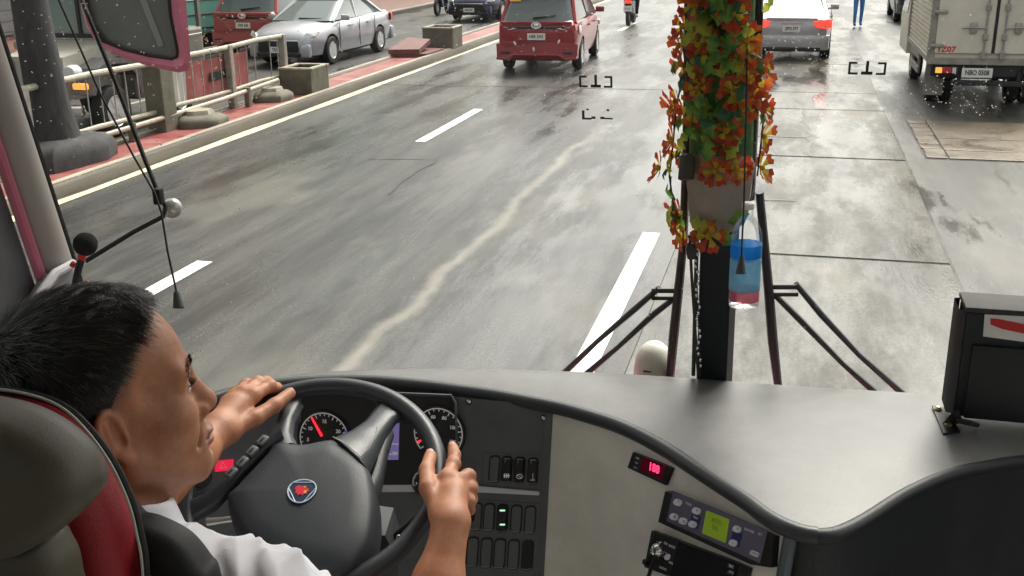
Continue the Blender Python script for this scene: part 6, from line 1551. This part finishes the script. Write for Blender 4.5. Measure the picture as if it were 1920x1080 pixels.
# eyes
for s in (1, -1):
    e = h2w((s*.033, .0755, .008)); b = MB(); Mh = Matrix(HM.tolist())
    b.ell(e, (.0139, .0139, .0128), Mh, 18, 12); ey = b.build('eye', mat('eye_white', (.72, .68, .62), .15), driver)
    fw = Vector(h2w((s*.033, .2, .0))-h2w((s*.033, .0755, .008))).normalized(); b = MB(); b.lathe([(.0062, .0118), (.0045, .0134), (1e-4, .0142)], e, fw.to_track_quat('Z', 'Y').to_matrix(), 14); b.build('iris', mat('iris_dark', (.02, .012, .008), .1), ey)
def hw(x, y, z): return Vector(h2w((x, y, z)))
BODYME = body.data
# hair: a close cap over the scalp plus strands combed forward
HAIRM = mat('black_hair', (.010, .010, .012), .38, noise=.3, nscale=60, bump=.6, bscale=500)
HAIRS = mat('hair_strand', (.020, .017, .014), .34, spec=.6)
def hairline(x, y, z):
    """> 0 inside the hair; x is |x|"""
    front = np.interp(z, [-.03, .02, .04, .06, .085, .095, .105, .125], [-.018, -.010, .004, .018, .030, .050, .066, .095])
    a = front-y
    ear = np.where(y > -.035, z-np.interp(y, [-.035, -.015, .008, .02, .05], [-.002, .028, .020, -.012, .0]), .02)
    low = np.where(y <= -.035, z-np.interp(y, [-.11, -.08, -.035], [-.050, -.055, -.012]), .02)
    return np.minimum(np.minimum(a, ear), low)
HLb = hairline(ax_, loc[:, 1], loc[:, 2]); fade = sm_(HLb, -.016, .004)*inhead*(loc[:, 2] > -.07)*(ax_ < .0775)
attr('stubble', np.maximum((JW*.30+LW*.32)*inhead, fade*.75))
ears = sm_(ax_, .070, .080)*inhead; nose_ = np.exp(-(np.linalg.norm(loc-np.array([0, .11, -.03]), axis=1)/.02)**2); chk = np.exp(-(np.linalg.norm(np.stack([ax_, loc[:, 1], loc[:, 2]], 1)-np.array([.045, .07, -.02]), axis=1)/.022)**2)
fl_ = ears*.6+nose_*.8+chk*.4; cr_ = np.zeros(len(V))
for H_ in (RH, LH):
    for nm in ('idx', 'mid', 'rng', 'pin', 'thb'):
        J_ = H_[nm]
        fl_ += .8*np.exp(-(np.linalg.norm(V-J_[3], axis=1)/.012)**2)
        for q_ in (0, 1, 2):
            dd = (J_[q_+1]-J_[q_])/np.linalg.norm(J_[q_+1]-J_[q_]); rel = V-J_[q_]; al = rel @ dd; ds = np.linalg.norm(rel, axis=1)
            cr_ += np.exp(-(ds/.013)**2)*(.25+.75*np.exp(-(((np.abs(al)+.0011) % .0036-.0018)/.0006)**2))*(.9 if q_ else .4)
attr('flush', fl_); attr('crease', cr_*.75+.5*inhead*np.exp(-(np.abs(loc[:, 2]-.062+.3*(loc[:, 1]-.08))/.0012)**2)*(loc[:, 1] > .05))
def hair_thick(x, y, z):
    t = .0030+.0095*np.clip((z-.035)/.08, 0, 1)+.006*np.clip((z-.07)/.04, 0, 1)*np.clip((y+.02)/.08, 0, 1)
    return t
def hair_sdf(p):
    q = R2H(p); x = np.abs(q[:, 0])
    d = s_ell(q, (0, -.014, .042), (.077, .099, .088)); d = smin(d, s_ell(q, (0, .030, .045), (.066, .060, .062)), .03); d = smin(d, s_ell(q, (0, -.06, -.03), (.056, .04, .05)), .03)
    hl = hairline(x, q[:, 1], q[:, 2]); th = hair_thick(x, q[:, 1], q[:, 2])*np.clip(hl/.012, 0, 1)**.6
    n = .0016*np.sin(q[:, 0]*260+np.sin(q[:, 1]*90)*2)*np.sin(q[:, 2]*120+q[:, 1]*60)*np.clip((q[:, 2]-.02)/.05, 0, 1)
    return smax(d-th*.72-n-.001, -hl*.6, .004)*HS*.8
lo, hi = HC-.165, HC+.165
V2, F2 = sdf_mesh(hair_sdf, lo, hi, .0028)
me = np_mesh('hair', V2, F2); me.materials.append(HAIRM); hair = link('hair', me, driver)
rs = np.random.RandomState(3)
L2 = R2H(V2); okv = np.where((hairline(np.abs(L2[:, 0]), L2[:, 1], L2[:, 2]) > .003) & (L2[:, 2] > -.045))[0]
cen = V3((0, -.01, .03))
sv, sf = [], []
def strand(p, dirs, w, steps):
    o = len(sv); n = len(p)
    side = np.cross(dirs, p[1]-p[0]); side /= max(np.linalg.norm(side), 1e-9)
    for i in range(n):
        ww = w*(1-(i/(n-1))**1.5*.9)
        up = dirs
        sv.extend([p[i]-side*ww, p[i]+up*ww*.8, p[i]+side*ww])
    for i in range(n-1):
        a = o+3*i
        sf.extend([(a, a+1, a+4, a+3), (a+1, a+2, a+5, a+4)])
whorl = V3((.012, -.075, .115))
for _ in range(13000):
    i = okv[rs.randint(len(okv))]; q = L2[i]
    if q[0] < -.03 and rs.rand() < .6: continue
    n = q-cen; n /= np.linalg.norm(n)
    top = np.clip((q[2]-.035)/.06, 0, 1)
    frontal = np.clip((q[1]-.02)/.035, 0, 1)*top
    # flow away from the whorl, forward over the top and down the sides
    fl = q-whorl; fl -= n*(fl @ n); ln = np.linalg.norm(fl); fl = fl/max(ln, .01)
    fwd = V3((.25+1.3*np.clip((q[1]-.015)/.04, 0, 1), 1.0-.7*np.clip((q[1]-.015)/.04, 0, 1), .05)); fwd -= n*(fwd @ n); fwd /= np.linalg.norm(fwd)
    wf = .45*top+.45*frontal*(1-.45*top); fl = fl*(1-wf)+fwd*wf; fl[2] -= .5*(1-top); fl += rs.normal(0, .22, 3); fl -= n*(fl @ n); fl /= np.linalg.norm(fl)
    Ln = (.006+.018*top-.005*frontal)*rs.uniform(.6, 1.25)
    lift = .04+.26*top*rs.uniform(.1, 1.0)+.02*frontal
    ps = []; pos = q-n*.002; dr = fl*(1-.25*lift)+n*lift; dr /= np.linalg.norm(dr); m_ = 5
    for k in range(m_):
        ps.append(h2w(pos)); pos = pos+dr*Ln/(m_-1)
        g = V3((.12, .15, -.32))*(.55 if frontal < .3 else .85); dr = dr+g*.5/(m_-1)*1.6; dr /= np.linalg.norm(dr)
    strand(ps, HM @ n, rs.uniform(.0004, .0008), m_)
me = bpy.data.meshes.new('hair_strands'); me.from_pydata([tuple(v) for v in sv], [], sf); me.materials.append(HAIRS); me.materials.append(mat('hair_highlight', (.11, .095, .08), .4)); gm = (np.repeat(rs.rand(len(me.polygons)//8+1) < .13, 8)[:len(me.polygons)]).astype(np.int32); me.polygons.foreach_set('material_index', gm); me.polygons.foreach_set('use_smooth', [True]*len(me.polygons))  # random paler strands paint in the lit highlights of the hair
hs_ = link('hair_strands', me, hair); hs_['kind'] = 'stuff'
# brows: short hairs rooted on the ridge above each eye
b = MB(); zt = .030+.005*np.sin(np.clip((ax_-.012)/.042, 0, 1)*2.2)-.004*np.clip((ax_-.04)/.015, 0, 1)
root = np.where((ax_ > .010) & (ax_ < .056) & (np.abs(loc[:, 2]-zt) < .0042) & (loc[:, 1] > .045))[0]
for i in rs.choice(root, min(170, len(root)), replace=False):
    p0 = Vector(V[i]); sg = 1 if loc[i, 0] > 0 else -1; u = (abs(loc[i, 0])-.01)/.046
    d = Vector(HM @ V3((sg*(.5+.4*u), -.35*u+.12, .55*(1-u)-.15*u))).normalized(); b.tube([p0-d*.001, p0+d*.0065], [.00055, .00025], 3, cap=False)
b.build('eyebrows', HAIRS, driver)
b = MB()
for s in (1, -1):
    for k in range(16):
        u = k/15; p0 = hw(s*(.021+.024*u), .0885-.006*(u-.4)**2*20*.3, .0115-.003*u); d = Vector(HM @ V3((s*.25*u, 1, .25))).normalized(); b.tube([p0, p0+d*.0085], [.0006, .0003], 3, cap=False)
b.build('eyelashes', HAIRS, driver)
# thumb nail
b = MB(); tip = Vector(LH['thb'][3]); d = (tip-Vector(LH['thb'][2])).normalized(); nn = (WN-d*WN.dot(d)).normalized(); Mn = Matrix((d, nn.cross(d), nn)).transposed()
b.ell(tip+nn*.0078+d*.001, (.0075, .0062, .0022), Mn, 14, 9); b.build('thumb_nail', mat('nail', (.55, .28, .2), .3), driver)

for J_, off_, w_ in ((RH['thb'], .0092, .0066), (RH['idx'], .0078, .0056)):
    tip = Vector(J_[3]); d = (tip-Vector(J_[2])).normalized(); nn = (Vector((0, -.55, .85))-d*Vector((0, -.55, .85)).dot(d)).normalized(); Mn = Matrix((d, nn.cross(d), nn)).transposed()
    b = MB(); b.ell(tip+nn*off_+d*.0015, (w_*1.15, w_, .0022), Mn, 14, 9); b.build('nail', mat('nail', (.55, .28, .2), .3), driver)

# ---- shirt
SHIRT = mat('white_shirt', (.70, .69, .74), .75, noise=.04, nscale=8, bump=.25, bscale=900)
def wrk(p):
    s = -.0036*(.6-np.abs(np.sin(p[:, 0]*38+p[:, 1]*22-p[:, 2]*30+1.6*np.sin(p[:, 1]*25+p[:, 2]*19)))**.9)
    s += -.0028*(.6-np.abs(np.sin(p[:, 1]*52-p[:, 2]*44+2.0*np.sin(p[:, 0]*33)))**.9)
    s += .0012*np.sin(p[:, 0]*190+p[:, 2]*140+1.5*np.sin(p[:, 1]*60))
    return s
sl_end = SR+(REl-SR)*.60; sl_endL = SLf+(LEl-SLf)*.60
def shirt_sdf(p):
    tr = s_ell(p, (-.757, .945, 1.88), (.205, .135, .27)); tr = smin(tr, s_cap(p, SR, SLf, .064, .064), .06)
    tr = smin(tr, s_cap(p, NB+V3((.055, -.01, -.002)), SR+V3((0, 0, .012)), .058, .060), .05); tr = smin(tr, s_cap(p, NB-V3((.055, .01, .002)), SLf+V3((0, 0, .012)), .058, .060), .05)
    for S, E in ((SR, sl_end), (SLf, sl_endL)):
        ax = (E-S)/np.linalg.norm(E-S); t = (p-S) @ ax; L = np.linalg.norm(E-S)
        sl = s_cap(p, S, E+ax*.05, .068, .064); sl = smax(sl, t-L, .006)
        tr = smin(tr, sl, .035)
        sp = np.abs((p-S) @ ax-.045)-.0
        tr = tr+.004*np.exp(-(sp/.006)**2)*(np.linalg.norm(p-S, axis=1) < .11)           # shoulder seam
    tr = tr+wrk(p)*1.7
    # collar: band round the neck that stands and folds
    u = NB+V3((.008, .012, .038)); q = p-u; qz = q[:, 2]-.32*q[:, 1]*-1*.6
    rad_ = np.sqrt((q[:, 0]/1.04)**2+(q[:, 1]/1.0)**2)
    zz = q[:, 2]+.42*q[:, 1]
    flare = .079-np.clip(zz, -.03, .04)*.28
    col = smax(np.abs(rad_-flare)-.0042, np.abs(zz-.004)-.027, .004)
    col = smax(col, -(.02-np.abs(np.arctan2(q[:, 0]-.35*q[:, 1], q[:, 1]))*.05), .003) if False else col
    tr = smax(tr, -s_cap(p, h2w((0, -.03, -.05)), NB+V3((0, .02, -.10)), .062, .076), .006)
    tr = smin(tr, col, .006)
    return tr*.85
V3_, F3 = sdf_mesh(shirt_sdf, (-1.10, .74, 1.70), (-.38, 1.20, 2.30), .0036)
me = np_mesh('shirt', V3_, F3); me.materials.append(SHIRT); link('shirt', me, driver)

# ================================================================== DRIVER'S SEAT
SEATK = mat('seat_black', (.012, .012, .013), .6, bump=.06, bscale=400, noise=.3)
SEATR = mat('seat_red', (.30, .014, .022), .5, bump=.12, bscale=300, noise=.15, nscale=6)
PADG = mat('headrest_grey_green', (.082, .074, .052), .48, bump=.06, bscale=420, noise=.2, nscale=5)
seat = thing('driver_seat', "driver's seat with red back and large grey green headrest cover, nearest at left", 'seat', (-.78, .80, 1.2))
def outline(pts, y, n=5):   # y: distance of the edge one sees
    P = [on_y(x, z, y) for x, z in pts]; Q = []; k = len(P)
    for i in range(k):
        a, b_, d, e = P[i-1], P[i], P[(i+1) % k], P[(i+2) % k]
        for t in [j/n for j in range(n)]: Q.append(.5*((2*b_)+(d-a)*t+(2*a-5*b_+4*d-e)*t*t+(3*b_-a-3*d+e)*t**3))
    return Q
def slab(name, pts, y0, th, m, edge=.02, par=seat):
    Q = [q-Vector((0, th*.7, 0)) for q in outline(pts, y0+th*.7)]; c = sum(Q, Vector())/len(Q); b = MB(); rings = []
    for t, k in ((0, .10), (.0, .55), (.04, .85), (.14, .97), (.35, 1.0), (.65, 1.0), (.86, .97), (.96, .9), (1, .7), (1, .15)):
        rings.append([c+(q-c)*k+Vector((0, th*t, 0)) for q in Q])
    b.loft(rings); return b.build(name, m, par, ang=80)
arc = [(-420, 960), (-330, 820), (-200, 760), (-60, 740), (40, 748), (120, 782), (190, 862), (232, 945), (250, 1010), (262, 1090), (268, 1300), (-440, 1300)]
slab('backrest', arc, .80, .085, SEATR)
Q = outline(arc, .84)[:]
b = MB(); b.tube([q+Vector((0, .012, 0)) for q in Q], .0045, 8, closed=True); b.build('piping', SEATK, seat)
b = MB(); b.tube([q+Vector((.0015, .004, .0045)) for q in Q], .0016, 6, closed=True); b.build('light_piping', mat('piping_pale', (.42, .42, .38), .4), seat)
slab('headrest', [(-380, 850), (-300, 760), (-150, 738), (0, 752), (90, 782), (158, 832), (190, 880), (192, 915), (168, 948), (120, 985), (40, 1010), (-200, 1030), (-350, 980)], .70, .085, PADG)
slab('lower_cover', [(-400, 960), (0, 985), (100, 985), (128, 1010), (150, 1080), (160, 1300), (-400, 1300)], .715, .07, PADG)
slab('side_bolster', [(215, 955), (262, 962), (300, 972), (352, 1000), (392, 1048), (412, 1090), (440, 1300), (220, 1300)], .865, .05, SEATK)
b = MB(); b.bbox((-.77, 1.05, 1.42), (.5, .52, .14), .05); b.build('cushion', SEATK, seat); b = MB(); b.bbox((-.77, 1.02, 1.27), (.36, .4, .17), .02); b.build('base', BLACK, seat)
